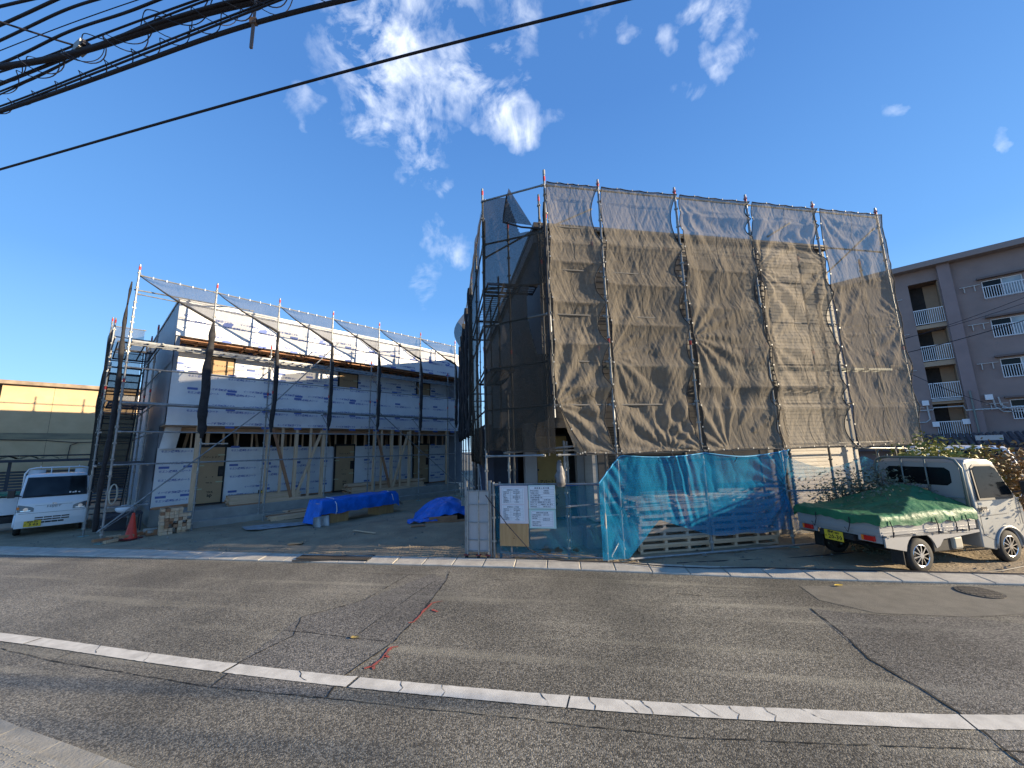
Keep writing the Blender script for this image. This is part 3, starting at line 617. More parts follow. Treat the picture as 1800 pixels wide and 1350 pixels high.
# dust mesh flags and their furled lower ends, one per bay
side = lambda p: Vector(p)
for i in range(6):
    a, b = PS[i], PS[i + 1]; wdt = b - a
    zt, zb = 7.48, 6.52 + .1 * noise.noise((i * 3.3, 0, 0))
    lab = ['leftmost grey mesh flag tied under the top rail, furled down its pole', 'second grey mesh flag from the left on the white building scaffold', 'third grey mesh flag from the left on the white building scaffold', 'fourth grey mesh flag, third from the right on the white building scaffold', 'fifth grey mesh flag, second from the right on the white building scaffold', 'rightmost small grey mesh flag beside the dark scaffold'][i]
    t = thing('dust_net', lab, 'net', LO, LA, 'mesh flags furled on the scaffold of the white building')
    def fl(u, v, a=a, b=b, zt=zt, zb=zb, i=i):
        x = a + .03 + (b - a - .05) * u; lo = zt - (zt - zb) * (u ** .9) - .02 * math.sin(u * 3.1)
        z = zt + (lo - zt) * v - .012 * abs(math.sin(u * math.pi * 5)) * (1 - v)
        return (x, -.03 + .05 * noise.noise((x * 2, z * 2 - x, i)) + .03 * math.sin((u + v) * 9 + i), z)
    MB().use(M_NETF).grid(26, 14, fl).build('mesh_sheet', smooth=True, parent=t)
    # rolled hem along the slanting edge, then down the pole
    hem = [Vector(fl(k / 10, 1)) + Vector((0, 0, -.01)) for k in range(11)]
    MB().use(M_NETD).tube(hem, [.012 + .035 * (k / 10) for k in range(11)], 6).build('rolled_hem', smooth=True, parent=t)
    zend = [2.75, 2.95, 3.05, 3.1, 3.1, 3.3][i]; n = 34; path = []; rr = []
    for k in range(n + 1):
        q = k / n; z = zb + (zend - zb) * q
        path.append((b + .03 * noise.noise((i * 7, z * 1.3, 0)) - (.05 if i == 0 else -.05) * math.sin(q * 3), -.07 + .04 * noise.noise((i * 5, z * 1.7, 3)), z))
        rr.append((.05 + .05 * min(1, q * 2.2) + .05 * noise.noise((i, z * 2.4, 9))) * (1.15 if i == 0 else .68) * (1 if q < .96 else .5))
    MB().use(M_NETD).tube(path, rr, 9).build('furled_mesh', smooth=True, parent=t)
    # small ties at the rail
    tm = MB().use(M_WHITE)
    for k in range(1, 6): xx = a + wdt * k / 6; tm.box(xx - .012, xx + .012, -.045, -.02, zt - .02, zt + .045)
    tm.build('ties', parent=t, kind='stuff')
# mesh on the side scaffold
t = thing('dust_net', 'dark mesh hanging on the left end of the white building scaffold beside the stairs', 'net', LO, LA)
MB().use(M_NETF).grid(10, 30, lambda u, v: (TX[0] + .02 + .95 * u, 6.42 + .04 * math.sin(u * 9 + v * 5), 7.42 - 1.9 * v)).build('mesh_sheet', smooth=True, parent=t)
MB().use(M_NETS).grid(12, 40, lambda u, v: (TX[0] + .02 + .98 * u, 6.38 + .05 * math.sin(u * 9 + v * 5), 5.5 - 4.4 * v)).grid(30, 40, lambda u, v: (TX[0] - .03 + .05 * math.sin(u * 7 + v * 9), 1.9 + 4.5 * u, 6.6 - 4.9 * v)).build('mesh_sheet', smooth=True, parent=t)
MB().use(M_NETD).tube([(-.12 - .03 * math.sin(z * 1.3), .12 + .05 * math.sin(z * 2.1), 7.3 - z) for z in [k * .25 for k in range(29)]], [.015 + .04 * min(1, k / 8) + .012 * math.sin(k * 1.7) for k in range(29)], 8).build('furled_mesh', smooth=True, parent=t)
MB().use(M_NETD).tube([(TX[0] - .02 + .03 * math.sin(z * 1.9), 6.35, 6.9 - z) for z in [k * .25 for k in range(22)]], [.02 + .03 * min(1, k / 8) + .01 * math.sin(k * 1.3) for k in range(22)], 8).build('furled_mesh', smooth=True, parent=t)

# ================================================================ RIGHT BUILDING (dark, behind the net)
RO = Vector((.83, 7.63, 0)); RA = math.atan2(.17928, .9838)
rb = thing('apartment_block', 'dark sided two storey apartment block veiled by brown dust mesh', 'building', RO, RA)
X0, X1, YF, YB = .07, 8.3, 1.0, 12.5
GZ = 2.75                     # ground floor top
MB().use(M_SIDD).box(X0, 6.26, YF, YF + .15, GZ, 7.4).box(7.36, X1, YF, YF + .15, .5, 7.4).box(3.4, 6.26, YF, YF + .15, .5, GZ).build('front_wall', parent=rb)
MB().use(M_SIDL).box(6.262, 7.358, YF - .02, YF + .15, .5, 7.45).build('light_wall_strip', parent=rb)
MB().use(M_SIDL).box(7.40, X1 - .01, YF - .012, YF - .001, .5, 2.1).build('light_wall_panel', parent=rb)
MB().use(M_SIDD).box(X0, X0 + .15, YF + .16, YB, GZ, 7.4).box(X1 - .15, X1, YF + .16, YB, .5, 7.4).box(X0, X1, YB, YB + .15, .5, 7.4).build('side_wall', parent=rb)
MB().use(mat('dark_roof_metal', (.06, .055, .05), .5, .3)).box(X0 - .12, X1 + .05, YF - .1, YB + .2, 7.4, 7.52).build('roof', parent=rb)
MB().use(mat('soffit_grey', (.34, .33, .32), .7)).box(X0 - .1, X0 - .002, YF + .1, YB, 7.1, 7.39).build('eave_soffit', parent=rb)
sd_ = MB().use(M_SIDD)      # lap siding: one board edge every 15 cm
z = GZ + .05
while z < 7.35: sd_.box(X0, 6.25, YF - .014, YF - .001, z, z + .018).box(7.38, X1, YF - .014, YF - .001, z, z + .018); z += .15
sdo = sd_.build('siding_lap', parent=rb); sdo['kind'] = 'stuff'
sl = MB().use(M_SIDL); z = .58
while z < 7.4: sl.box(6.28, 7.34, YF - .030, YF - .021, z, z + .05); z += .09
slo = sl.build('siding_relief', parent=rb); slo['kind'] = 'stuff'
MB().use(M_CONC).box(.9, X1 - .02, YF + .02, YB, -.1, .5).build('foundation', parent=rb)
# second floor windows dimly seen through the mesh
for (a, b, z0, z1) in ((1.9, 3.5, 4.2, 6.2), (4.1, 5.4, 4.2, 6.2)):
    w = MB().use(M_BLKP).box(a - .05, b + .05, YF - .03, YF - .016, z0 - .05, z1 + .05).build('window', parent=rb)
    MB().use(M_GLASS).box(a, (a + b) / 2 - .02, YF - .04, YF - .032, z0, z1).box((a + b) / 2 + .02, b, YF - .04, YF - .032, z0, z1).build('pane', parent=w)
# ground floor entrance: recess with sheeted wall, grey panel, cardboard door, pale return wall and a slatted shutter
MB().use(M_SIDB).box(-1.0, -.35, YF + 1.2, YF + 1.3, .1, GZ - .1).box(-1.2, -1.0, YF + .8, YF + 3.5, .1, GZ).build('sheeted_wall', parent=rb)
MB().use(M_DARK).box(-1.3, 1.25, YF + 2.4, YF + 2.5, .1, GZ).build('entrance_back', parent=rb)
MB().use(M_SIDG).box(-.30, -.02, YF + .55, YF + .75, .35, GZ).build('grey_column', parent=rb)
d = MB().use(M_BLACK).box(-.02, .92, YF + 1.15, YF + 1.2, .45, 2.5).build('door', parent=rb)
c = MB().use(mat('warm_cardboard', (.42, .29, .11), .8, var=.08)); y = YF + 1.13
c.box(.13, .90, y, y + .015, .5, 2.45).box(0, .13, y, y + .015, .5, 1.25); c.build('cardboard_cover', parent=d)
p = MB().use(M_BLACK); Fd = lambda X, Z: Matrix.Translation((X, y - .004, Z)) @ UPR
p.add(textmesh('YKK', .16, 0, 'CENTER'), Fd(.5, .92)).add(textmesh('ap', .24, 0, 'CENTER'), Fd(.5, .76)).add(textmesh('アパートドア', .09, 0, 'CENTER'), Fd(.45, 1.32)).build('printing', parent=d)
MB().use(M_BLKP).box(.03, .15, y - .06, y, 1.62, 1.66).build('handle', parent=d)
MB().use(M_SIDL).box(1.12, 1.24, YF + .02, YF + 1.2, .55, GZ).build('return_wall', parent=rb)
MB().use(M_SIDG).box(.93, 1.10, YF + .5, YF + .6, .45, GZ).build('grey_column', parent=rb)
MB().use(M_CONCL).box(-.3, 1.3, YF + .3, YF + 1.2, .0, .42).build('entrance_step', parent=rb, bevel=.01)
MB().use(M_BLKP).box(1.5, 3.4, YF + .05, YF + .09, .66, 2.6).build('shutter_back', parent=rb)
slm = MB().use(mat('shutter_slat', (.06, .058, .055), .4, .3)).box(1.52, 3.38, YF + .02, YF + .045, 0, .04).mesh('slat')
z = .68; sh = rb
while z < 2.55: put('slat', slm, rb, (0, 0, z)); z += .06
MB().use(M_SIDD).box(1.25, 1.5, YF, YF + .12, .5, GZ).box(X0, 3.4, YF + .001, YF + .13, 2.6, GZ).build('shutter_surround', parent=rb)
for k in range(4): MB().use(M_CONCL).box(1.35 + k * .5, 1.82 + k * .5, YF - .42, YF - .1, .0, .42).build('concrete_block', parent=rb, bevel=.012)
MB().use(M_CONCL).box(1.3, 3.4, YF - .45, YF, .425, .47).build('step_slab', parent=rb)

# ---------------------------------------------------------------- scaffold round the right building
QS = [0.0, 1.25, 3.15, 5.05, 6.97, 8.92]
BX, BY = -1.26, 1.02          # rounded left corner
rs = thing('scaffold', 'pipe scaffold carrying the brown dust mesh around the dark building', 'scaffold', RO, RA)
for i, s in enumerate(QS): pole(rs, s, .02, 0 if i else 2.75, 8.12, plate=bool(i))
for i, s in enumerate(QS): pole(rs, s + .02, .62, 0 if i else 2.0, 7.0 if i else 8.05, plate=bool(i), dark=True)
pole(rs, BX, BY, 0, 8.36); pole(rs, BX + .62, BY + .1, 0, 7.6, dark=True); pole(rs, -.78, .95, 0, 3.4, tip=False); pole(rs, .27, .36, 0, 2.3, tip=False); pole(rs, .5, .9, 0, 2.3, tip=False)
for a, b in zip(QS, QS[1:]):
    for z in (7.85, 2.02): rail(rs, (a, .02, z), (b, .02, z), .019)
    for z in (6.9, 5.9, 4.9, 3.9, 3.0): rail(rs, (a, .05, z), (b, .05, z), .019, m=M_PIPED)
    deck(rs, a + .04, b - .04, .30, .56, 3.9, m=M_GUARD)
    rail(rs, (a, .62, 2.1), (b, .62, 2.1), .019)
for p, q in (((0.05, .55, 7.1), (1.3, .55, 7.75)), ((5.6, .1, 7.1), (6.9, .62, 7.9)), ((7.0, .62, 5.9), (8.9, .1, 7.6)), ((7.0, .05, 6.9), (8.9, .05, 6.9))): rail(rs, p, q, .019, 'diagonal_brace')
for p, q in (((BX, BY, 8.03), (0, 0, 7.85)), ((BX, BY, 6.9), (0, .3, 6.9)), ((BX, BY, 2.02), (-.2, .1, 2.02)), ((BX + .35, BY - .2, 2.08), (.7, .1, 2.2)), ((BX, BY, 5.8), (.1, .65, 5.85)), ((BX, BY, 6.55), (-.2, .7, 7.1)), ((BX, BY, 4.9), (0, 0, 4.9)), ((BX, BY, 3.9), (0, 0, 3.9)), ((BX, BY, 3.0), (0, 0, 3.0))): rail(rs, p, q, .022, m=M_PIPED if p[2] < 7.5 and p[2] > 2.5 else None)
deck(rs, BX + .05, -.05, .75, 1.25, 5.85, m=M_DKST); deck(rs, BX + .05, BX + .65, 1.3, 3.2, 5.8, m=M_DKST); deck(rs, BX + .05, BX + .65, 3.2, 5.1, 5.8, m=M_DKST); deck(rs, BX + .05, BX + .65, .9, 2.8, 3.9, m=M_DKST)
SY = [BY + k * 1.83 for k in range(1, 7)]
for k, y in enumerate(SY):
    pole(rs, BX, y, 0, 8.0 - .1 * (k % 2)); pole(rs, BX + .62, y, 0, 7.0, dark=True)
    rail(rs, (BX, y, 3.9), (BX + .62, y, 3.9), .019)
    for z in (7.8, 6.9, 5.8, 4.9, 3.9, 3.0, 2.02, 1.1): rail(rs, (BX, y - 1.83, z), (BX, y, z), .019)
rail(rs, (BX, BY + .2, .3), (BX, SY[1], 3.9), .019, 'diagonal_brace'); rail(rs, (BX, SY[2], 2), (BX, SY[4], 5.7), .019, 'diagonal_brace')
rail(rs, (1.28, -.04, .98), (3.1, -.04, 1.02), .022); rail(rs, (.2, .2, 1.02), (1.25, .2, 1.05), .018)
rail(rs, (5.05, .05, 1.12), (7.0, .05, 1.08), .02); rail(rs, (5.05, .1, .72), (7.2, .1, .72), .02); rail(rs, (6.97, 0, 1.98), (8.92, 0, 1.92), .024)
rail(rs, (7.7, .1, 0), (7.7, .1, 2.0), .022, 'upright'); rail(rs, (1.0, .1, .02), (1.9, .9, .62), .018, 'diagonal_brace')
rail(rs, (1.3, -.1, .05), (6.0, -.1, .06), .022, 'ground_pipe')

# ---------------------------------------------------------------- dust mesh panels on the front: one sheet per bay
ANCH = {0: [(.0, 3.0, 1.0), (1.25, 2.0, 1.0)], 1: [(1.25, 4.0, .6), (3.15, 2.0, 1.0), (2.4, 2.0, .9)], 2: [(3.15, 4.4, .8), (3.75, 2.0, 1.0), (3.15, 7.8, .7)], 3: [(5.05, 6.2, 1.0), (6.97, 7.8, .8), (6.97, 6.3, .8), (5.05, 4.4, .6)], 4: [(6.97, 4.6, .7), (6.97, 7.8, .8), (8.92, 7.8, .7), (8.92, 5.0, .5)]}
NETLAB = ['narrow leftmost brown mesh sheet on the front of the dark building', 'brown mesh sheet second from the left on the dark building', 'brown mesh sheet in the middle of the dark building front', 'brown mesh sheet over the light wall strip, second from the right', 'rightmost brown mesh sheet, sky showing through its top']
for i in range(5):
    a, b = QS[i], QS[i + 1]
    random.seed(40 + i)
    # ties down the right edge, uneven spacing, edge pulled back between them
    tz = [7.85]; 
    while tz[-1] > 2.9: tz.append(tz[-1] - random.choice((.45, .9, .9, 1.35)))
    tz = [z for z in tz if z > 2.5] + [2.0]
    dep = [random.uniform(.04, .24) * min(1.0, (tz[k] - tz[k + 1]) / .8) for k in range(len(tz) - 1)]
    if i == 4: dep = [q * .35 for q in dep]
    def edge(z):
        for k in range(len(tz) - 1):
            if tz[k + 1] <= z <= tz[k]: t = (z - tz[k + 1]) / (tz[k] - tz[k + 1]); return dep[k] * math.sin(math.pi * t) ** .8
        return 0
    def f(u, v, a=a, b=b, i=i, edge=edge):
        z = 2.0 + 5.85 * v; e = edge(z)
        x = a + .035 + .02 * math.sin(z * 3 + i) + (b - a - .06 - e) * u
        if i == 0 and z < 3.1: x = max(x, a + .035 + (3.1 - z) * .55 * (1 if z > 2.6 else 1) * (.9 - u))
        w = min(1, u * 8) * min(1, (1 - u) * 8)
        dy = 0.0
        for (ax, az, st) in ANCH[i]:
            dx, dz = x - ax, z - az; r = math.hypot(dx, dz) + .02; th = math.atan2(dz, dx)
            dy += .75 * st * math.sin(th * 15 + 2.0 * noise.noise((ax, az, r * .9)) + i) * min(r, 1.1) * .085 * math.exp(-r * .75)
        dy += .008 * ridge((x * 3.2 + z * .5, i * 5, z * .35), 1.0) * w + .008 * ridge((x * 7 - z * 3.2, i * 3, z * 1.1), 1.0) + .007 * ridge((x * 15 + z * 4.9, i, z * 1.9), 1.0) + .004 * noise.noise((x * 23, i, z * 4.4))
        dy += .07 * noise.noise((x * .7, i * 2.2, z * .5)) * w
        dy += .05 * math.sin(math.pi * u) * (1 if z < 7.5 else .3)
        y = -.045 - abs(.03) + dy * (.3 + .7 * min(1, (7.85 - z) * 2))
        if v == 0: y += .02 * math.sin(x * 15)
        y = min(y, -.02 + .35 * e)
        return (x, y - .03 + e * .6, z - .02 * abs(math.sin(u * math.pi * 4)) * (v > .99) + (.035 * math.sin(u * math.pi) if v < .01 else 0))
    t = thing('dust_net', NETLAB[i], 'net', RO, RA, 'brown mesh sheets on the front of the dark building')
    MB().use(M_NET).grid(int((b - a) / .022), 250, f).build('mesh_sheet', smooth=True, parent=t)
    ey = MB().use(M_STEELD)
    for z in [2.05 + .45 * k for k in range(13)]:
        q = f(0, (z - 2) / 5.85); ey.box(q[0] - .015, q[0] + .012, q[1] - .02, q[1] - .005, z, z + .03)
    for k in range(1, 5):
        q = f(k / 5, 0); ey.box(q[0] - .012, q[0] + .012, q[1] - .02, q[1] - .004, q[2], q[2] + .03); q = f(k / 5, 1); ey.box(q[0] - .012, q[0] + .012, q[1] - .02, q[1] - .004, q[2] - .01, q[2] + .02)
    ey.build('ties', parent=t, kind='stuff')
    for ue in (0, 1): MB().use(M_NETD).tube([Vector(f(ue, k / 90)) + Vector((0, -.004, 0)) for k in range(91)], .009, 5).build('edge_hem', parent=t)
    MB().use(M_NETD).tube([Vector(f(k / 16, 0)) + Vector((0, -.008, 0)) for k in range(17)], .011, 5).build('lower_hem', parent=t)
    MB().use(M_NETD).tube([Vector(f(k / 16, 1)) + Vector((0, -.004, .0)) for k in range(17)], .012, 5).build('upper_hem', parent=t)
    sm_ = MB().use(mat('net_seam', (.09, .08, .06), .9))
    for kz in (3.0, 4.0, 5.9):
        pass
    MB().use(mat('net_seam', (.09, .08, .06), .9)).tube([Vector(f(.5, k / 50)) + Vector((0, -.002, 0)) for k in range(51)], .003, 4).build('seam', parent=t)

# corner sheet between the two corner poles: unlit, sky behind its top
def cs(u, v):
    x = BX + (0 - BX) * u; y = BY + (0 - BY) * u; z = 2.15 - .1 * u + (8.0 - 2.15 - .18 * u) * v
    w = math.sin(math.pi * u)
    return (x - .02, y - .05 + .10 * w * noise.noise((u * 3, z * .8, 4)) + .025 * ridge((u * 5 + z, z, 1)), z)
t = thing('dust_net', 'shaded dark mesh sheet across the left corner of the dark building', 'net', RO, RA)
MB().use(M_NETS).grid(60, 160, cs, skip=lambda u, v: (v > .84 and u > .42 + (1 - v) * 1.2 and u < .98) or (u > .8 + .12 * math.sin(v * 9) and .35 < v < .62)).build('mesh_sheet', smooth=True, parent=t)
# torn flap hanging from the top of the corner sheet
MB().use(M_NETS).grid(10, 10, lambda a, b: (-.78 + .5 * a * b - .1 * b * (1 - a), .38 - .25 * a, 7.78 - .65 * b - .2 * a * b)).build('torn_flap', smooth=True, parent=t)
MB().use(M_NETD).tube([(-.78, .36, 7.78), (-.86, .38, 7.3), (-.88, .38, 7.12), (-.5, .25, 6.95), (-.1, .1, 6.85)], .02, 6).build('rolled_hem', parent=t)
MB().use(M_NETD).tube([(BX + .02 + .02 * math.sin(z), BY - .04, z) for z in [2.1 + .3 * k for k in range(19)]], .024, 6).build('edge_roll', parent=t)
MB().use(M_NETD).tube([(-.05, -.04, z) for z in [3.2 + .3 * k for k in range(15)]], [.03 + .015 * math.sin(k * 2.1) for k in range(15)], 6).build('edge_roll', parent=t)
# side sheets receding on the left
t = thing('dust_net', 'dark mesh receding along the left side of the dark building, edge on', 'net', RO, RA)
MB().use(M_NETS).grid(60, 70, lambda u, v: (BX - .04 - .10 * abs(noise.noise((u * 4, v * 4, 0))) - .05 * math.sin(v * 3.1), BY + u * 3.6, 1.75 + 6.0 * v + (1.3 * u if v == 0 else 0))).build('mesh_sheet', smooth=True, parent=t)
MB().use(M_NETS).grid(20, 10, lambda u, v: (BX - .05 - .45 * math.sin(math.pi * v) * u, SY[3] - 1.2 * u, 5.8 + 1.7 * v)).build('loose_flap', smooth=True, parent=t)
for k in range(1, 6):
    MB().use(M_NETD).tube([(BX - .06 + .06 * noise.noise((k * 3, z * 1.5, 0)), SY[k] + .05 * noise.noise((z * 2, k, 0)), z) for z in [2.6 + .2 * j for j in range(25)]], [.07 + .05 * noise.noise((j * .5, k * 4, 0)) for j in range(25)], 8).build('furled_mesh', smooth=True, parent=t)

# ================================================================ FENCE WITH NOTICE BOARDS, FOLDING GATE
FO = Vector((-.46, 8.20, 0)); FA = math.atan2(-.212, .977)
fe = thing('fence', 'low pipe fence at the kerb carrying the notice boards', 'fence', FO, FA)
pole(fe, 0.02, 0, -.02, 1.50, tip=False, plate=False); pole(fe, .14, .06, -.02, 1.50, tip=False, plate=False)
MB().use(M_STEEL).tube([(2.22, 0, -.05), (2.22, 0, 1.5)], .027, 10).build('post', parent=fe)
rail(fe, (.02, 0, 1.45), (2.22, 0, 1.45), .019); rail(fe, (.02, .03, 1.30), (-.3, .05, 1.30), .02)
rail(fe, (.1, .05, .12), (2.2, .02, .08), .014); rail(fe, (1.55, .2, .78), (2.6, .5, .80), .016)
t = thing('safety_net', 'torn low blue mesh on the fence behind the notice boards', 'net', FO, FA)
HOLES = [(1.30, .22, .06), (1.36, .17, .05), (1.56, .20, .055), (1.64, .17, .035), (1.50, .13, .02), (2.0, .20, .04), (1.15, .12, .03)]
HOLES = [(x * .82, z, r) for x, z, r in HOLES]
MB().use(M_BNET3).grid(110, 74, lambda u, v: (.05 + 2.15 * u, .02 + .10 * noise.noise((u * 3.2, v * 2, 1)) * math.sin(math.pi * v) + .09 * math.exp(-((u + v * .55 - .75) / .09) ** 2) * (1 - v) + .02 * ridge((u * 7 + v * 3, v * 2, 0)), .03 + 1.40 * v - .03 * math.sin(u * 20) * (v == 0)),
    skip=lambda u, v: any(math.hypot((.05 + 2.15 * u - x) * (1 + .4 * math.sin(v * 90)), .03 + 1.4 * v - z) < r for x, z, r in HOLES)).build('mesh_sheet', smooth=True, parent=t)
MB().use(mat('blue_hem', (.015, .07, .22), .8)).tube([(.05 + 2.15 * k / 20, 0, 1.43 - .01 * math.sin(k)) for k in range(21)], .012, 6).build('hem', parent=t)
def board(lab, x0, x1, z0, z1, y, m, fr=None, paper=None):
    t = thing('notice_board', lab, 'sign', FO, FA, 'notice boards on the kerb fence')
    MB().use(m).box(x0, x1, y - .012, y, z0, z1).build('panel', parent=t)
    return t
M_PINK = mat('pinkish_board', (.66, .60, .62), .5); M_PAPER = mat('paper', (.74, .75, .78), .6); M_MINT = mat('mint_board', (.46, .62, .58), .5); M_INK = mat('ink', (.06, .07, .10), .7)
def prt(par, y, items, lines=(), m=M_INK, name='printing'):
    p = MB().use(m)
    for s, X, Z, sz, al in items: p.add(textmesh(s, sz, 0, al), Matrix.Translation((X, y, Z)) @ UPR)
    for x0, x1, z0, z1 in lines: p.quad((x0, y, z0), (x1, y, z0), (x1, y, z1), (x0, y, z1))
    return p.build(name, parent=par)
def form(par, x0, x1, z0, z1, y, title, rows, ts=.03, split=.38, tw=None):
    """ruled form: frame, rows, a narrow left column of captions"""
    w = .0022; ls_ = [(x0, x1, z0, z0 + w), (x0, x1, z1 - w, z1), (x0, x0 + w, z0, z1), (x1 - w, x1, z0, z1)]
    top = z1 - ts * 1.9; n = len(rows); h = (top - z0) / n; xs_ = x0 + (x1 - x0) * split; it = [(title, (x0 + x1) / 2, z1 - ts * 1.35, ts, 'CENTER')]
    ls_.append((xs_, xs_ + w, z0, top))
    for k, (a, b) in enumerate(rows):
        zz = top - h * k; ls_.append((x0, x1, zz - w, zz)); s_ = min(h * .62, ts * .75)
        it.append((a, x0 + .01, zz - h * .72, s_, 'LEFT')); it.append((b, (xs_ + x1) / 2, zz - h * .72, s_, 'CENTER'))
    return prt(par, y, it, ls_)
t = board('pale pink board with two building permit forms, one above the other', .17, .745, .70, 1.43, -.05, M_PINK)
ROW1 = [('確認年月日番号', '令和 年 月 日 第 号'), ('確認済証交付者', '指定確認検査機関'), ('建築主', '氏名'), ('設計者', '建築士事務所名 氏名'), ('工事監理者', '建築士事務所名 氏名'), ('工事施工者', '氏名 住所'), ('工事現場管理者', '氏名'), ('建築確認に係る', 'その他の事項')]
for z0, z1 in ((1.08, 1.38), (.745, 1.05)):
    MB().use(M_PAPER).box(.215, .665, -.066, -.0635, z0, z1).build('paper_form', parent=t)
    form(t, .235, .645, z0 + .015, z1 - .012, -.069, '建築基準法による確認済', ROW1, .022)
t = board('green framed contractor licence board, upper right of the notices', .762, 1.295, .985, 1.435, -.06, mat('mint_white_board', (.62, .74, .68), .5))
MB().use(M_PAPER).box(.785, 1.28, -.074, -.0725, 1.0, 1.42).build('paper_form', parent=t)
form(t, .79, 1.275, 1.005, 1.415, -.077, '建 設 業 の 許 可 票', [('商号又は名称', '有限会社'), ('代表者の氏名', '代表取締役'), ('主任技術者の氏名', ''), ('資格名 資格者証番号', ''), ('一般建設業の別', '一 般 建 設 業'), ('許可を受けた建設業', '建 築 工 事 業'), ('許 可 番 号', '知事許可（般）第 号'), ('許可年月日', '令和 年 月 日')], .034, .36)
t = board('mint framed white notice form hanging below the licence board', .762, 1.29, .615, .975, -.055, M_MINT)
MB().use(M_PAPER).box(.80, 1.245, -.069, -.0675, .64, .945).build('paper_form', parent=t)
form(t, .815, 1.23, .655, .935, -.072, '労災保険関係成立票', [('保険関係成立年月日', '令和 年 月 日'), ('労働保険番号', ''), ('事業の期間', '自 令和 年 月 日'), ('', '至 令和 年 月 日'), ('事業主の住所氏名', ''), ('注文者の氏名', ''), ('事業主代理人の氏名', '')], .026, .38)
t = board('bare brown plywood panel at the bottom of the notices', .155, .735, .27, .695, -.045, M_PLY)
kn = MB().use(mat('wood_knot', (.16, .07, .03), .7))
for (x, z, r) in ((.44, .42, .012), (.45, .46, .008), (.36, .6, .006)): kn.cyl((x, -.0585, z), (0, 1, 0), r, .003, 8)
kn.build('knot', parent=t)
# folding panel gate
ga = thing('folding_gate', 'grey ribbed folding panel gate standing closed at the lot entrance', 'gate', FO, FA)
for x, z in ((-.565, 1.53), (-.05, 1.53)): MB().use(M_STEEL).box(x - .028, x + .028, -.03, .03, .0, z).build('post', parent=ga, bevel=.006)
slat = MB().use(mat('gate_panel_grey', (.50, .49, .50), .5, .2, var=.06)).box(-.0085, .0085, -.008, .008, .14, 1.33).mesh('slat')
for k in range(20): put('slat', slat, ga, (-.525 + k * .0235, -.02 - .03 * (k / 19 if k < 10 else (19 - k) / 19), 0))
MB().use(M_GUARD).box(-.53, -.06, .0, .006, .14, 1.33).build('backing', parent=ga)
for z in (.36, .7, 1.05, 1.32, .15): MB().use(M_STEEL).box(-.53, -.06, -.065, -.05, z, z + .02).build('cross_bar', parent=ga)
for x in (-.53, -.30, -.085): MB().use(M_STEELD).box(x, x + .02, -.068, -.045, .08, 1.33).build('stile', parent=ga)
for x in (-.55, -.3, -.1): o = MB().use(M_RUB).cyl((x, -.05, .045), (1, 0, 0), .045, .03, 14).use(mat('dull_red_bracket', (.25, .05, .04), .7)).box(x - .05, x + .05, -.085, -.01, .075, .095).build('caster', parent=ga)

# ================================================================ BLUE NETS
t = thing('safety_net', 'bright blue mesh stretched under the brown sheets, in front of the pallets', 'net', RO, RA)
def bn(u, v):
    x = .78 + (5.12 - .78) * u
    top = 1.98 - .06 * math.sin(math.pi * min(1, max(0, (x - 1.3) / 1.85))) - .10 * (math.sin(math.pi * max(0, (x - 3.15) / 1.9)) if x > 3.15 else 0)
    if x < 1.3: top = 1.47 + (1.97 - 1.47) * ((x - .78) / .52)
    if x < 1.3: bot = .06
    elif x < 2.0: bot = .06 + (x - 1.3) * .95
    elif x < 3.1: bot = .72 - .36 * ((x - 2.0) / 1.1)
    else: bot = .36 + .02 * math.sin(x * 7)
    z = bot + (top - bot) * v
    xe = x - .22 * math.sin(math.pi * v) * max(0, (u - .9) / .1)
    gather = math.exp(-((x - 2.5) / .28) ** 2)
    y = -.10 + .10 * noise.noise((x * 1.3, z * 1.2, 7)) + gather * .03 * math.sin(x * 34 + z * 5) * (.3 + v) + .014 * max(0, z - .5) * math.sin((x - .8) * 28 + z * 16) * math.exp(-((x - 1.05) / .25) ** 2) + .03 * math.sin(math.atan2(z - 1.2, x - 5.1) * 22) * math.exp(-((x - 5.1) ** 2) * 1.4) + .015 * ridge((x * 4, z * 3, 2))
    return (xe, y, z)
MB().use(M_BNET).grid(230, 80, bn).build('mesh_sheet', smooth=True, parent=t)
MB().use(mat('blue_hem_light', (.05, .30, .55), .7)).tube([Vector(bn(k / 60, 1)) + Vector((0, -.004, 0)) for k in range(61)], .011, 6).build('hem', parent=t)
for (x, y) in ((2.35, -.12), (3.75, -.1), (5.0, -.1)):
    MB().use(M_CABLE if x < 5 else M_WHITE).tube([(x, y, 2.02), (x + .03, y - .03, 1.92), (x + .10, y - .02, 1.86), (x + .03, y - .02, 1.78)], .006, 5).build('tie_cord', parent=t)
t = thing('safety_net', 'thin pale blue mesh beside the silver truck, sagging between two pipes', 'net', RO, RA)
MB().use(M_BNET2).grid(90, 40, lambda u, v: (5.08 + 3.85 * u, -.06 + .06 * noise.noise((u * 5, v * 3, 3)), .25 + (1.86 - .10 * u - .42 * math.sin(math.pi * min(1, u / .52)) * (1 if u < .52 else 0) * .6 - .25 * math.sin(math.pi * max(0, (u - .52) / .48)) * .9 - .25) * v)).build('mesh_sheet', smooth=True, parent=t)

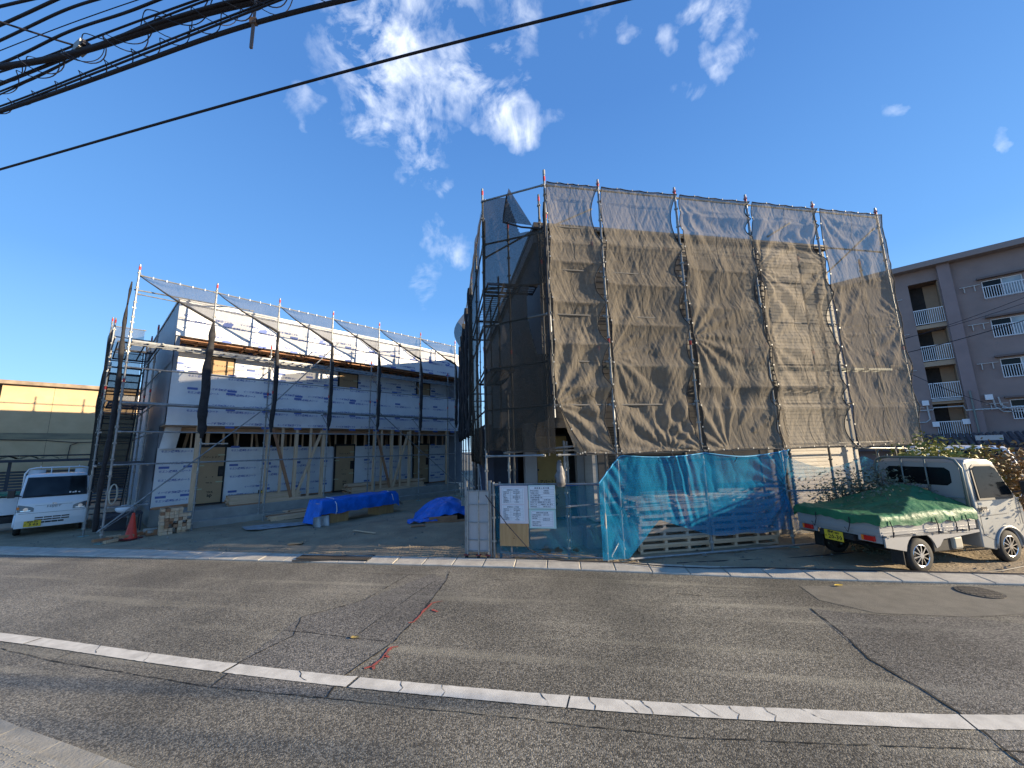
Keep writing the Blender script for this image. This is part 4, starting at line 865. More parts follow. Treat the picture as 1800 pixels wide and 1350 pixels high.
# ================================================================ PALLETS behind the net: two stacks of seven
def pallet(lx, name_lab, loc, w=1.1, fresh=False, rz=RA):
    t = thing('pallet', name_lab, 'pallet', loc, rz, 'wooden pallets stacked at the scaffold foot')
    m1 = M_WOODH if fresh else M_PALO
    brd = MB().use(m1).box(0, lx, -.045, .045, 0, .022).mesh('deck_board'); ed = MB().use(m1).box(0, lx, -.012, .03, 0, .042).mesh('edge_board')
    for yy in (.02, w - .02): put('edge_board', ed, t, (0, yy, 0)); put('edge_board', ed, t, (0, yy, .104))
    for k in range(1, 6): put('deck_board', brd, t, (0, .02 + (w - .04) * k / 6, .124))
    blk = MB().use(m1).box(-.03, .03, 0, .1, .0425, .1035).mesh('block')
    for xx in (.03, lx * .36, lx * .68, lx - .03):
        for yy in (.02, w - .135, w / 2): put('block', blk, t, (xx, yy, 0))
    return t
M_PALO = mat('weathered_pallet_wood', (.55, .47, .39), .8, col2=(.36, .30, .25), vscale=3, stretch=(.8, 8, 8), bump=.2)
for st_ in range(2):
    for k in range(7):
        fresh = k < 2
        ordn = ['lowest', 'second from the ground', 'third from the ground', 'fourth from the ground', 'fifth from the ground', 'second from the top', 'topmost'][k]
        lab = f"{'fresh orange' if fresh else 'weathered grey'} pallet, {ordn} in the {'left' if st_ == 0 else 'right'} stack behind the blue net"
        p0 = RO + Matrix.Rotation(RA, 3, 'Z') @ Vector((1.72 + st_ * 1.63 + random.uniform(-.03, .03), .22 + random.uniform(-.02, .03), .01 + k * .1475))
        pallet(1.6, lab, p0, fresh=fresh, rz=RA + random.uniform(-.006, .006))

# ================================================================ KEI TRUCKS
def kei_truck(name, lab, loc, rz, paint, alloy, gates_col, plate_txt, plate_front, wb=1.98, model=True, seeface=False):
    t = thing(name, lab, 'truck', loc, rz)
    HW = .735; xc = 1.38 if alloy else 1.15; xe = xc + (1.28 if alloy else 1.36); H = 1.79
    # cab side profile with wheel arch, full width prism narrowed towards the roof
    ax = wb; ar = .315
    prof = [(xc, .30), (xc, .55), (xc, 1.0), (xc + .02, 1.45), (xc + .05, H - .07), (xc + .11, H - .01), (xc + .35, H + .005), (xc + .70, H - .02), (xc + .82, H - .07), (xe - .25, 1.25), (xe - .13, 1.06), (xe - .045, .92), (xe - .01, .66), (xe, .45), (xe - .02, .24), (ax + ar + .03, .24)]
    arch = [(ax + ar * math.cos(a), .27 + ar * math.sin(a)) for a in [R(0 + 180 * k / 12) for k in range(13)]]
    prof2 = prof + arch + [(ax - ar - .03, .24)]
    def narrow(y, z, x): 
        k = 0 if z < 1.0 else (z - 1.0) / .8
        y *= 1 - .11 * k - .03 * max(0, (x - (xe - .35)) / .35)
        return y
    def bow(x, y): return .07 * (abs(y) / HW) ** 3 * max(0, min(1, (x - xc - .45) / .5))
    b = MB().use(paint); i0 = 0; n = len(prof2)
    ys = [-HW, -HW + .03, -HW * .85, -HW * .6, -HW * .3, 0, HW * .3, HW * .6, HW * .85, HW - .03, HW]
    for y in ys:
        for (x, z) in prof2:
            fx = x
            fx = x - bow(x, y)
            zz = z - (.03 * (abs(y) / HW) ** 4 if z > 1.6 else 0)
            if abs(y) == HW: cx_, cz_ = (xc + xe) / 2, 1.0; fx = fx + (cx_ - fx) * .006
            b.v.append(Vector((fx, narrow(y, z, x), zz)))
    for r in range(len(ys) - 1):
        for k in range(n): k2 = (k + 1) % n; b.face((r * n + k, r * n + k2, (r + 1) * n + k2, (r + 1) * n + k))
    b.face(list(range(n))[::-1]); b.face([(len(ys) - 1) * n + k for k in range(n)])
    cab = b.build('cab', parent=t, bevel=.012)
    # surface point on the cab side / front
    def sy(x, z): return narrow(HW, z, x)
    for sgn in (-1, 1):
        def P(x, z, o=.004): return (x, sgn * (sy(x, z) + o), z)
        dr = MB().use(M_BLKP); fr = [(xc + .14, 1.06), (xc + .18, H - .17), (xc + .26, H - .12), (xc + .68, H - .13), (xc + .78, H - .18), (xe - .30, 1.17), (xe - .30, 1.06)]
        i = len(dr.v); dr.v += [Vector(P(x, z, .002)) for x, z in fr] + [Vector(P(x, z, -.012)) for x, z in fr]; m_ = len(fr)
        dr.face([i + k for k in range(m_)][::sgn]); 
        for k in range(m_): dr.face((i + k, i + (k + 1) % m_, i + m_ + (k + 1) % m_, i + m_ + k))
        win = dr.build('side_window_frame', parent=cab)
        cxx = sum(p[0] for p in fr) / m_; czz = sum(p[1] for p in fr) / m_
        gl = MB().use(M_GLASS if not seeface else M_GLASS); fr2 = [(cxx + (x - cxx) * .91, czz + (z - czz) * .89) for x, z in fr]
        gl.v = [Vector(P(x, z, .006)) for x, z in fr2]; gl.face(list(range(m_))[::sgn]); gl.build('side_glass', parent=cab)
        # door seam, belt line, sill, handle, mirror
        sm_ = MB().use(M_BLKP)
        for pa in ([(xc + .10, H - .1), (xc + .07, 1.0), (xc + .07, .50), (xc + .30, .40), (ax - ar + .02, .40)], [(xe - .2, 1.06), (xe - .22, .62)], [(xc + .08, .80), (ax + .12, .82)]):
            sm_.tube([P(x, z, .001) for x, z in pa], .0035 if pa[0][1] != .80 else .003, 4)
        sm_.build('door_seam', parent=cab)
        MB().use(M_BLKP).box(xc + .13, xc + .25, min(sgn * (HW + .004), sgn * (HW + .014)), max(sgn * (HW + .004), sgn * (HW + .014)), .905, .955).use(M_CHROME if alloy else M_PAINTW).box(xc + .13, xc + .25, min(sgn * (HW + .012), sgn * (HW + .028)), max(sgn * (HW + .012), sgn * (HW + .028)), .87, .905).build('door_handle', parent=cab)
        mr_ = MB().use(M_BLKP).box(xe - .22, xe - .08, sgn * .86 - .07, sgn * .86 + .07, 1.13, 1.36); mr_.bar((xe - .2, sgn * .66, 1.15), (xe - .15, sgn * .82, 1.2), .03, .03); mr_.build('door_mirror', parent=t, bevel=.02)
        MB().use(paint).tube([(ax + (ar + .015) * math.cos(a), sgn * (HW + .006), .27 + (ar + .015) * math.sin(a)) for a in [R(180 * k / 12) for k in range(13)]], .022, 6).build('wheel_arch', parent=cab, smooth=True)
    # windscreen, following the raked front
    def W_(y, s, o=.006):
        x0, z0, x1, z1 = xe - .25, 1.25, xc + .82, H - .07
        z = 1.10 + (H - .105 - 1.10) * s
        if z < 1.25: x = xe - .13 + (xe - .25 - (xe - .13)) * (z - 1.06) / .19
        else: x = x0 + (x1 - x0) * (z - z0) / (z1 - z0)
        return Vector((x - bow(x, y) + o * 1.1, narrow(y, z, x), z + o * .6))
    MB().use(M_BLKP).grid(12, 5, lambda a, b: W_((a - .5) * 2 * (HW - .06), b, .010)).build('windscreen_surround', parent=cab, smooth=True)
    gm = mat('windscreen', (.03, .04, .045), .08, spec=.35, col2=(.008, .010, .012), vscale=2.2, detail=1)
    MB().use(gm).grid(12, 5, lambda a, b: W_((a - .5) * 2 * (HW - .10), .05 + .90 * b, .016)).build('windscreen', parent=cab, smooth=True)
    MB().use(M_BLKP).tube([W_(-.5, .02, .03), W_(-.1, .10, .03)], .008, 5).tube([W_(.02, .02, .03), W_(.45, .10, .03)], .008, 5).build('wiper', parent=cab)
    st = MB().use(M_WHITE)
    for k, yy in enumerate((.30, .37, .42, .50)): q = W_(yy, .14, .022); st.box(q.x - .003, q.x + .003, q.y - .02, q.y + .02, q.z - .03, q.z + .03 - .02 * (k % 2))
    st.build('windscreen_sticker', parent=cab)
    # front: lamps, badge, slots
    def Fp(y, z, o=.0):
        pts = [(xe - .13, 1.06), (xe - .045, .92), (xe - .01, .66), (xe, .45), (xe - .02, .24)]; x = pts[-1][0]
        for (xa, za), (xb, zb) in zip(pts, pts[1:]):
            if zb <= z <= za: x = xb + (xa - xb) * (z - zb) / (za - zb)
        yy = narrow(y, z, x); return Vector((x - bow(x, y) + o, yy, z))
    for sgn in (-1, 1):
        def hl(a, b): 
            y = .40 + .325 * a; zt_ = .80 + .11 * a ** .6; zb_ = .70; return Fp(sgn * y, zb_ + (zt_ - zb_) * b, .006)
        MB().use(mat('lamp_glass', (.10, .11, .12), .12, spec=.8)).grid(8, 4, hl).build('headlight', parent=cab, smooth=True)
        l = MB().use(mat('lamp_reflector', (.85, .86, .85), .15, .6)); q = Fp(sgn * .56, .775, .012); l.cyl(q, (1, 0, 0), .05, .012, 16); l.quad(Fp(sgn * .46, .72, .012), Fp(sgn * .66, .715, .012), Fp(sgn * .66, .745, .012), Fp(sgn * .46, .745, .012)); l.build('reflector', parent=cab)
        MB().use(M_AMB).box(Fp(sgn * .69, .8).x - .01, Fp(sgn * .69, .8).x + .012, sgn * .69 - .025, sgn * .69 + .025, .78, .85).build('indicator', parent=cab)
    gs = MB().use(M_BLKP)
    for (z0, z1, ya, yb) in ((.500, .535, -.36, .36), (.435, .470, -.36, .36), (.355, .400, -.27, .25)):
        for k in range(4):
            u0 = ya + (yb - ya) * (k + .04) / 4; u1 = ya + (yb - ya) * (k + .96) / 4; gs.quad(Fp(u0, z0, .008), Fp(u1, z0, .008), Fp(u1, z1, .008), Fp(u0, z1, .008))
    gs.build('grille_slot', parent=cab)
    MB().use(M_BLKP).tube([Fp((k / 10 - .5) * 1.36, .655, .001) for k in range(11)], .004, 4).tube([Fp((k / 10 - .5) * .76, .865, .001) for k in range(11)], .003, 4).build('bonnet_seam', parent=cab)
    lg = MB().use(M_CHROME); q = Fp(0, .90, .008); lg.tube([q + Vector((0, .045 * math.cos(a), .02 * math.sin(a))) for a in [R(30 * k) for k in range(13)]], .005, 5).tube([q + Vector((0, .02 * math.cos(a), .016 * math.sin(a))) for a in [R(30 * k) for k in range(8)]], .004, 5).build('badge', parent=cab)
    RF = Matrix(((0, 0, 1, 0), (1, 0, 0, 0), (0, 1, 0, 0), (0, 0, 0, 1)))     # text read from the front (+x)
    if model: MB().use(mat('grey_lettering', (.25, .27, .3), .4)).add(textmesh('HIJET', .085, .1, 'CENTER'), Matrix.Translation(Fp(0, .80, .014)) @ RF @ Matrix.Scale(1.5, 4, (1, 0, 0))).build('lettering', parent=cab)
    def plate(x, y, z, txt, face):
        p = MB().use(M_YEL).box(x - .003, x + .003, y - .165, y + .165, z - .0825, z + .0825).build('number_plate', parent=t)
        MM = RF if face > 0 else RF @ Matrix.Rotation(R(180), 4, 'Y')
        q = MB().use(M_BLACK).add(textmesh(txt[0], .055, 0, 'CENTER'), Matrix.Translation((x + .005 * face, y, z + .032)) @ MM).add(textmesh(txt[1], .105, 0, 'CENTER'), Matrix.Translation((x + .005 * face, y + .025 * face, z - .058)) @ MM).add(textmesh(txt[2], .04, 0, 'CENTER'), Matrix.Translation((x + .005 * face, y - .135 * face, z - .03)) @ MM)
        q.build('plate_lettering', parent=p)
    if plate_front: plate(xe + .012, -.37, .36, plate_front, 1)
    # chassis, bed
    MB().use(M_BLKP).box(-.70, xe - .3, -.36, .36, .46, .56).box(-.3, .35, .38, .60, .30, .55).box(.45, 1.0, -.62, -.35, .26, .52).box(.45, 1.0, .35, .62, .26, .52).build('chassis', parent=t, bevel=.02)
    MB().use(mat('cream_tank', (.40, .38, .32), .6)).box(.86, 1.08, -.66, -.40, .28, .50).build('air_box', parent=t, bevel=.04)
    bx0, bx1 = (-.73, 1.33) if alloy else (-.9, 1.1)
    MB().use(gates_col).box(bx0, bx1, -.70, .70, .60, .64).build('bed_floor', parent=t)
    for yy in (-.72, .70):
        gt = MB().use(gates_col).box(bx0, bx1, yy, yy + .022, .62, .90)
        for z in (.66, .74, .82, .885): gt.box(bx0 + .01, bx1 - .01, yy - .008, yy - .0005, z, z + .018) if yy < 0 else gt.box(bx0 + .01, bx1 - .01, yy + .0225, yy + .03, z, z + .018)
        gt.build('side_gate', parent=t)
    tg = MB().use(gates_col).box(bx0 - .022, bx0, -.72, .722, .62, .90)
    for z in (.66, .74, .82, .885): tg.box(bx0 - .030, bx0 - .0225, -.70, .70, z, z + .018)
    tg.build('tailgate', parent=t)
    for yy in (-.74, .74):
        fl_ = MB().use(gates_col); ar2 = .33; pr = [(bx0 + .01, .60), (bx0 + .01, .45)] + [(-ar2 * math.cos(a), .30 + ar2 * math.sin(a)) for a in [R(12 + 156 * k / 10) for k in range(11)]] + [(.40, .40), (.50, .50), (bx1, .56), (bx1, .60)]
        fl_.prism(pr, yy - .012, yy + .012).build('bed_skirt', parent=t)
        for xx in (-.7, -.1, .5, 1.0): MB().use(M_STEEL).box(xx, xx + .09, yy - .03, yy + .03, .605, .625).build('rope_hook', parent=t)
    # tail lamps
    for sgn in (-1, 1):
        MB().use(M_REDL).box(bx0 - .045, bx0 - .005, sgn * .53 - .10, sgn * .53 + .06, .52, .60).use(M_AMB).box(bx0 - .045, bx0 - .005, sgn * .53 + .061, sgn * .53 + .10, .52, .60).build('tail_light', parent=t, bevel=.006)
    MB().use(gates_col).box(bx0 - .01, bx0 + .01, -.72, -.36, .50, .60).box(bx0 - .01, bx0 + .01, .36, .72, .50, .60).box(bx0 - .0, bx0 + .012, -.36, .36, .57, .60).build('rear_valance', parent=t)
    plate(bx0 - .05, .03, .49, plate_txt, -1)
    MB().use(M_BLKP).box(bx0 - .04, bx0 + .1, -.3, .3, .47, .56).build('bumper_beam', parent=t)
    # guard frame behind the cab with rear window
    gfx = xc - .045
    bw = MB().use(gates_col if alloy else paint).box(xc - .03, xc - .005, -.64, .64, .62, 1.70).build('cab_back', parent=cab)
    rw = MB().use(M_GLASS); pts = [(y, z) for y, z in [(-.44, 1.30), (.44, 1.30), (.51, 1.36), (.51, 1.56), (.44, 1.62), (-.44, 1.62), (-.51, 1.56), (-.51, 1.36)]]
    rw.v = [Vector((xc - .034, y, z)) for y, z in pts]; rw.face(list(range(8))[::-1]); rw.build('rear_window', parent=cab)
    gf = MB().use(M_GUARD if alloy else paint); GT = 1.80 if alloy else 1.97; gw = .69 if alloy else .72
    gf.tube([(gfx - .02, -gw, .9), (gfx - .02, -gw, GT - .18), (gfx - .02, -gw + .07, GT - .04), (gfx - .02, -.5, GT), (gfx - .02, .5, GT), (gfx - .02, gw - .07, GT - .04), (gfx - .02, gw, GT - .18), (gfx - .02, gw, .9)], .022, 8)
    for yy in (-.18, .2): gf.tube([(gfx - .02, yy, .95), (gfx - .02, yy, GT)], .014, 6)
    for zz in (1.10, .95): gf.tube([(gfx - .02, -gw, zz), (gfx - .02, gw, zz)], .012, 6)
    for yy in (-.42, .42): gf.tube([(gfx - .02, yy, GT - .02), (gfx - .02, yy, GT + .06)], .012, 6)
    if not alloy: gf.box(gfx - .05, gfx - .03, -.66, -.3, .9, GT - .06).box(gfx - .05, gfx - .03, .34, .66, .9, GT - .06).box(gfx - .05, gfx - .03, -.299, .339, .9, 1.5)
    gf.build('guard_frame', parent=t, smooth=True)
    # wheels
    wr = .272
    for wx in (0, wb):
        for sgn in (-1, 1):
            c = (wx, sgn * .66, wr); wdt = .14
            prf = [(wr - .10, -wdt / 2), (wr - .03, -wdt / 2), (wr - .008, -wdt / 2 + .02), (wr, -wdt / 2 + .045), (wr, wdt / 2 - .045), (wr - .008, wdt / 2 - .02), (wr - .03, wdt / 2), (wr - .10, wdt / 2)]
            tm = MB().use(M_RUB); tm.grid(36, len(prf) - 1, lambda a, b, prf=prf: (c[0] + prf[round(b * (len(prf) - 1))][0] * math.cos(2 * math.pi * a), c[1] + prf[round(b * (len(prf) - 1))][1], c[2] + prf[round(b * (len(prf) - 1))][0] * math.sin(2 * math.pi * a)))
            w_ = tm.build('wheel', parent=t, smooth=True)
            o = sgn * (wdt / 2 - .008); rm = MB()
            if alloy:
                rm.use(M_BLKP).cyl((c[0], c[1] + o - sgn * .06, c[2]), (0, 1, 0), .165, .01, 28)
                rm.use(M_CHROME)
                for rr_ in (.168,): rm.tube([(c[0] + rr_ * math.cos(a), c[1] + o, c[2] + rr_ * math.sin(a)) for a in [R(12 * k) for k in range(31)]], .011, 6, caps=False)
                for k in range(10): a = R(36 * k + 9); rm.bar((c[0] + .03 * math.cos(a), c[1] + o + sgn * .004, c[2] + .03 * math.sin(a)), (c[0] + .165 * math.cos(a), c[1] + o - sgn * .004, c[2] + .165 * math.sin(a)), .019, .02, up=(0, 1, 0))
                rm.cyl((c[0], c[1] + o, c[2]), (0, 1, 0), .042, .03, 14)
            else:
                rm.use(M_GUARD).cyl((c[0], c[1] + o - sgn * .02, c[2]), (0, 1, 0), .165, .02, 24).use(M_STEELD).cyl((c[0], c[1] + o, c[2]), (0, 1, 0), .06, .04, 14)
            rm.build('rim', parent=w_)
        MB().use(M_BLKP).cyl((wx, 0, wr), (0, 1, 0), .04, 1.2, 8).build('axle', parent=t)
    for sgn in (-1, 1): MB().use(M_RUB).box(-.40, -.385, sgn * .66 - .09, sgn * .66 + .09, .16, .42).build('mud_flap', parent=t)
    return t
TR = px(1625, 1008); TF = px(1785, 989); TA = math.atan2(TF.y - TR.y, TF.x - TR.x); 
tl = TR + Vector((-math.sin(TA), math.cos(TA), 0)) * .72
truck = kei_truck('pickup_truck', 'silver mini truck with green tarp over its bed, parked at the right edge', (tl.x, tl.y, .0), TA, M_PAINTS, True, mat('silver_bed_paint', (.36, .36, .36), .4, .3), ('岡崎 480', '20-30', 'の'), None, wb=2.02, model=False)
t2 = kei_truck('pickup_truck', 'white mini truck facing the road beside the yellow house', (-15.98, 13.86, 0), R(-41), M_PAINTW, False, M_PAINTW, ('岡崎 480', '3 03', 'さ'), ('岡崎 480', '3 03', 'さ'), wb=1.90)
# green tarp tied over the silver truck's bed
gt = thing('tarpaulin', 'green tarp draped over a load on the silver truck bed, held by rubber cords', 'tarp', (tl.x, tl.y, 0), TA)
def gtf(u, v):
    x = -.86 + 2.20 * u; y = -.80 + 1.62 * v; z = .925
    pk = Vector((1.08, .0)); rx = (x - pk.x); ry = y - pk.y
    hgt = .37 * max(0, 1 - max(abs(rx + .1) / (1.25 if rx < 0 else .5), (abs(ry) - .15) / .60 if abs(ry) > .15 else 0)) ** 1.15
    z += hgt + .035 * noise.noise((x * 2.5, y * 2.5, 1)) + .022 * ridge((x * 3 + y * 2.5, y * 1.5, 2)) + .010 * ridge((x * 8 - y * 5, y * 4, 6)) - .04 * math.sin(math.pi * min(1, max(0, (x + 1) / 1.2))) * math.cos(y * 1.9)
    drop = 0
    if x < -.755: drop = (-.755 - x) * 1.35; x = -.775 - .15 * (-.755 - x)
    if y < -.735: drop = max(drop, (-.735 - y) * 2.6); y = -.755 - .012
    if y > .735: drop = max(drop, (y - .735) * 2.6); y = .765
    z -= drop * (1 + .35 * noise.noise((u * 9, v * 9, 3)))
    return (x, y, z)
MB().use(M_GTARP).grid(90, 70, gtf).build('sheet', smooth=True, parent=gt)
for (x, y, dx, dy) in ((-.80, -.3, 0, 0), (-.80, .3, 0, 0), (-.6, -.78, 0, 0), (.35, -.785, 0, 0), (.75, -.785, 0, 0), (1.02, -.785, 0, 0)):
    MB().use(M_CABLE).tube([(x, y, .86), (x + (.0 if x < -.7 else .02), y - (.0 if x < -.7 else .012), .74), (x + .02 + (0 if x > -.7 else -.01), y + (.06 if x < -.7 else 0), .60), (x + .05 * (x > -.7), y + (.10 if x < -.7 else .0), .68)], .007, 5).build('rubber_cord', parent=gt)
MB().use(M_PLY).box(.85, 1.25, -.2, .2, .65, 1.24).build('covered_load', parent=gt)
# white van behind the shrub: only its upper body shows
vc = px(1716, 980); vd = Vector((vc.x, vc.y, 0)).normalized(); vp = vd * 16.5
vn = thing('parked_van', 'white van roof and windscreen showing above the yellow green shrub', 'van', (vp.x, vp.y, 0), math.atan2(-vd.y, -vd.x) + .25)
b = MB().use(M_PAINTW).grid(16, 24, lambda a, b: ((.0, 0, 0)))
prof = [(-1.6, .35), (-1.62, 1.2), (-1.5, 1.85), (-1.3, 1.93), (1.0, 1.93), (1.12, 1.88), (1.5, 1.2), (1.62, 1.05), (1.68, .8), (1.7, .35)]
b = MB().use(M_PAINTW); ysv = [-.74, -.70, -.5, 0, .5, .70, .74]; n = len(prof)
for y in ysv:
    for x, z in prof: b.v.append(Vector((x * (1 - .01 * (abs(y) > .6)), y * (1 - .12 * max(0, (z - 1.0))), z - (.06 if abs(y) > .72 and z > 1.5 else .02 if abs(y) > .6 and z > 1.5 else 0))))
for r in range(6):
    for k in range(n): k2 = (k + 1) % n; b.face((r*n+k, r*n+k2, (r+1)*n+k2, (r+1)*n+k))
b.face(list(range(n))[::-1]); b.face([6*n+k for k in range(n)]); b.build('body', parent=vn, bevel=.03)
g_ = MB().use(M_GLASS); g_.v = [Vector(p) for p in ((1.555, -.56, 1.18), (1.555, .56, 1.18), (1.17, .52, 1.84), (1.17, -.52, 1.84))]; g_.v = [v + Vector((.012, 0, .01)) for v in g_.v]; g_.face((0, 1, 2, 3)); g_.build('windscreen', parent=vn)
for x in (-1.05, 1.1):
    for y in (-.68, .68): MB().use(M_RUB).cyl((x, y, .28), (0, 1, 0), .28, .14, 20).build('wheel', parent=vn)

# ================================================================ LOT CLUTTER
def lpt(s, o, z=0): return LO + Matrix.Rotation(LA, 3, 'Z') @ Vector((s, o, z))
cp = px(229, 948)
cone = thing('traffic_cone', 'red traffic cone at the foot of the leftmost scaffold pole', 'cone', cp)
MB().use(M_CONE).tube([(0, 0, .03), (0, 0, .05), (0, 0, .68), (0, 0, .70)], [.15, .135, .030, .022], 24).build('cone_body', parent=cone, smooth=True)
MB().use(mat('dark_red_base', (.16, .02, .02), .6)).box(-.19, .19, -.19, .19, 0, .032).build('base', parent=cone, bevel=.015)
# sawn timber offcuts stacked end on
q = px(305, 938); lp = thing('offcut_pile', 'pile of short sawn timber offcuts by the left building corner', 'timber pile', q, LA)
random.seed(5)
for r in range(8):
    for c in range(7 - (r > 5) * random.choice((1, 2, 3))):
        if random.random() < .07: continue
        lx = random.uniform(.25, .45); j = random.uniform(-.05, .05); a = .092
        x = -.34 + c * .1 + random.uniform(-.008, .008); m = random.choice((M_WOOD, M_WOODH, M_WOODH, M_WOODR))
        MB().use(m).box(x, x + a, j - .1, lx - .1, r * a, r * a + a - .006).build('offcut', parent=lp)
for k in range(16):
    x, y = random.uniform(-1.5, -.4), random.uniform(-.2, .8); o = MB().use(random.choice((M_WOOD, M_WOODR, M_CONCL))).box(-.15, .15, -.045, .045, 0, .07).build('offcut', parent=lp); o.location = (x, y, random.choice((0, .0, .07))); o.rotation_euler = (0, 0, random.uniform(-1, 1))
MB().use(M_WOODR).bar((-.55, -.05, .78), (.25, -.02, .80), .12, .03).build('loose_plank', parent=lp)
# long boards on the porch slab and on the ground
def boards(name, lab, s0, s1, o0, n, rows, z, w=.105, h=.045, m=M_WOODH, jit=.12):
    t = thing(name, lab, 'timber pile', LO, LA)
    for r in range(rows):
        for c in range(n):
            a = s0 + random.uniform(-jit, jit); b = s1 + random.uniform(-jit, jit)
            MB().use(M_WOODR if random.random() < .22 else m).box(a, b, o0 + c * (w + .006), o0 + c * (w + .006) + w, z + r * (h + .003), z + r * (h + .003) + h).build('board', parent=t)
    return t
boards('timber_stack', 'long pale boards stacked on the porch right of the first cardboard door', 2.95, 5.2, .98, 5, 7, .50, jit=.05)
boards('timber_stack', 'long boards stacked on the porch beyond the blue tarp stack', 7.2, 10.9, 1.15, 5, 8, .50, m=M_WOODH)
boards('timber_stack', 'low stack of board ends on the gravel left of the blue tarp', 3.95, 5.4, -.35, 6, 3, .02)
boards('timber_stack', 'few thin boards lying by the left end of the porch boards', 4.6, 5.9, .20, 4, 4, .02)
MB().use(M_BLACK).box(-.08, .08, -.05, .05, 0, .12).use(M_YEL).box(-.05, .05, -.055, -.051, .03, .09).build('level_box', label='small black and yellow box on the porch boards', cat='box').matrix_world = Matrix.Translation(lpt(3.9, 1.1, .84)) @ Matrix.Rotation(LA, 4, 'Z')
# blue tarp over boards on two plywood boxes
A_, B_ = px(545, 918), px(716, 897); A_ = px(560, 925); B_ = px(700, 899); dv = (B_ - A_); tang = math.atan2(dv.y, dv.x)
for k, (f_, lab) in enumerate(((.22, 'open plywood box under the near end of the blue tarp stack'), (.82, 'open plywood box under the far end of the blue tarp stack'))):
    p = A_.lerp(B_, f_); bx = thing('plywood_box', lab, 'box', p, tang)
    MB().use(M_PLY).box(-.32, .32, -.02, 0, 0, .42).box(-.32, -.30, .001, .6, 0, .42).box(.30, .32, .001, .6, 0, .42).box(-.30, .30, .58, .6, 0, .42).build('side_panel', parent=bx)
bt = thing('tarpaulin', 'bright blue tarp wrapped over a long timber stack on plywood boxes', 'tarp', A_, tang); LN = dv.length
def btf(u, v):
    x = -.25 + (LN + .2) * u; a = math.pi * (v * 1.0); yy = .3 - .38 * math.cos(a); z = .43 + .30 * min(1, math.sin(a) * 2.2)
    if v < .08: z -= .12; yy = -.10
    z += .03 * noise.noise((x * 2.2, v * 3, 0)) + .02 * ridge((x * 2, v * 4, x), 1.0); 
    if u < .09: k = (.09 - u) / .09; z = z * (1 - .95 * k ** 1.3) + .03; x += .12 * k
    if u > .96: z -= (u - .96) * 3
    return (x, yy + .03 * noise.noise((x * 3, v * 5, 2)), z)
MB().use(M_TARP).grid(110, 26, btf).build('sheet', smooth=True, parent=bt)
MB().use(M_WOODH).box(.0, LN - .1, -.0, .55, .43, .66).build('covered_boards', parent=bt)
MB().use(M_WHITE).tube([(.5, -.14, .36), (.48, -.13, .6), (.5, .1, .76), (.5, .5, .78)], .012, 6).tube([(.5, -.14, .45), (.44, -.18, .3)], .01, 5).tube([(LN - .35, -.14, .45), (LN - .38, -.1, .65), (LN - .36, .2, .77)], .012, 6).build('cord', parent=bt)
M_PLAST = mat('grey_plastic_sheet', (.42, .43, .44), .3, var=.2)
MB().use(M_PLAST).grid(14, 10, lambda a, b: (-.30 + .5 * a, -.20 + .1 * math.sin(a * 12) * b, .30 * (1 - b) + .01)).build('plastic_sheet', smooth=True, parent=bt)
MB().use(M_PLAST).grid(10, 10, lambda a, b: (LN - .1 + .32 * a, -.05 + .25 * b, .50 + .2 * math.sin(b * 3) * (1 - a) - .28 * a)).build('plastic_sheet', smooth=True, parent=bt)
# blue tarp heap by the dark scaffold
h0 = px(783, 915); hp = thing('tarpaulin', 'heaped blue tarp over materials between the two buildings', 'tarp', h0, .2)
MB().use(M_TARP).grid(60, 50, lambda u, v: ((u - .5) * 2.0, -.1 + v * 1.8, max(0, .62 * (math.sin(math.pi * u) ** .7) * (math.sin(math.pi * min(1, v * .8 + .05)) ** .6) - .05) + .10 * noise.noise((u * 5, v * 5, 0)) * math.sin(math.pi * u) + .05 * ridge((u * 4, v * 3, 4)) + .01)).build('sheet', smooth=True, parent=hp)
MB().use(M_TARP).grid(24, 8, lambda u, v: (-1.15 + .9 * u, -.42 + .3 * v, .07 + .05 * noise.noise((u * 6, v * 5, 9)) + .05 * v)).build('trailing_corner', smooth=True, parent=hp)
MB().use(M_WOODR).bar((-.5, -.25, .10), (.35, -.28, .12), .1, .12).bar((-.6, -.38, .035), (.6, -.36, .035), .1, .06).build('weight_board', parent=hp)
MB().use(M_CONCL).box(.5, .62, -.04, .06, .42, .66).build('block', parent=hp)
# rope, bag and things at the scaffold foot
rp = MB().use(mat('pale_rope', (.45, .45, .38), .9))
for k in range(5): rp.tube([(.07 * math.cos(a) * (1 + k * .1), .02 * k, .26 * math.sin(a)) for a in [R(30 * j + k * 9) for j in range(13)]], .009, 5)
rp.build('rope_coil', label='coiled pale rope hanging on the leftmost scaffold pole', cat='rope').matrix_world = Matrix.Translation(lpt(.10, -.06, 1.25)) @ Matrix.Rotation(LA, 4, 'Z')
bgp = lpt(.55, 1.9); rk = thing('tool_shelf', 'dark low trolley with sacks below the stair scaffold', 'trolley', bgp, LA)
MB().use(M_DKST).box(-.5, .35, -.2, .5, .48, .54).build('shelf', parent=rk)
for x in (-.48, .31):
    for y in (-.18, .46): MB().use(M_DKST).box(x, x + .03, y, y + .03, 0, .48).build('leg', parent=rk)
bag = MB().use(M_WHITE).grid(16, 10, lambda a, b: (-.05 + .22 * math.cos(2 * math.pi * a) * math.sin(math.pi * b) * (1 + .2 * noise.noise((a * 6, b * 4, 0))), .05 + .18 * math.sin(2 * math.pi * a) * math.sin(math.pi * b), .66 - .12 * math.cos(math.pi * b) + .03 * noise.noise((a * 5, b * 5, 3)))).build('plastic_bag', smooth=True, label='crumpled white plastic bag on the dark trolley', cat='bag'); bag.matrix_world = Matrix.Translation(bgp) @ Matrix.Rotation(LA, 4, 'Z')
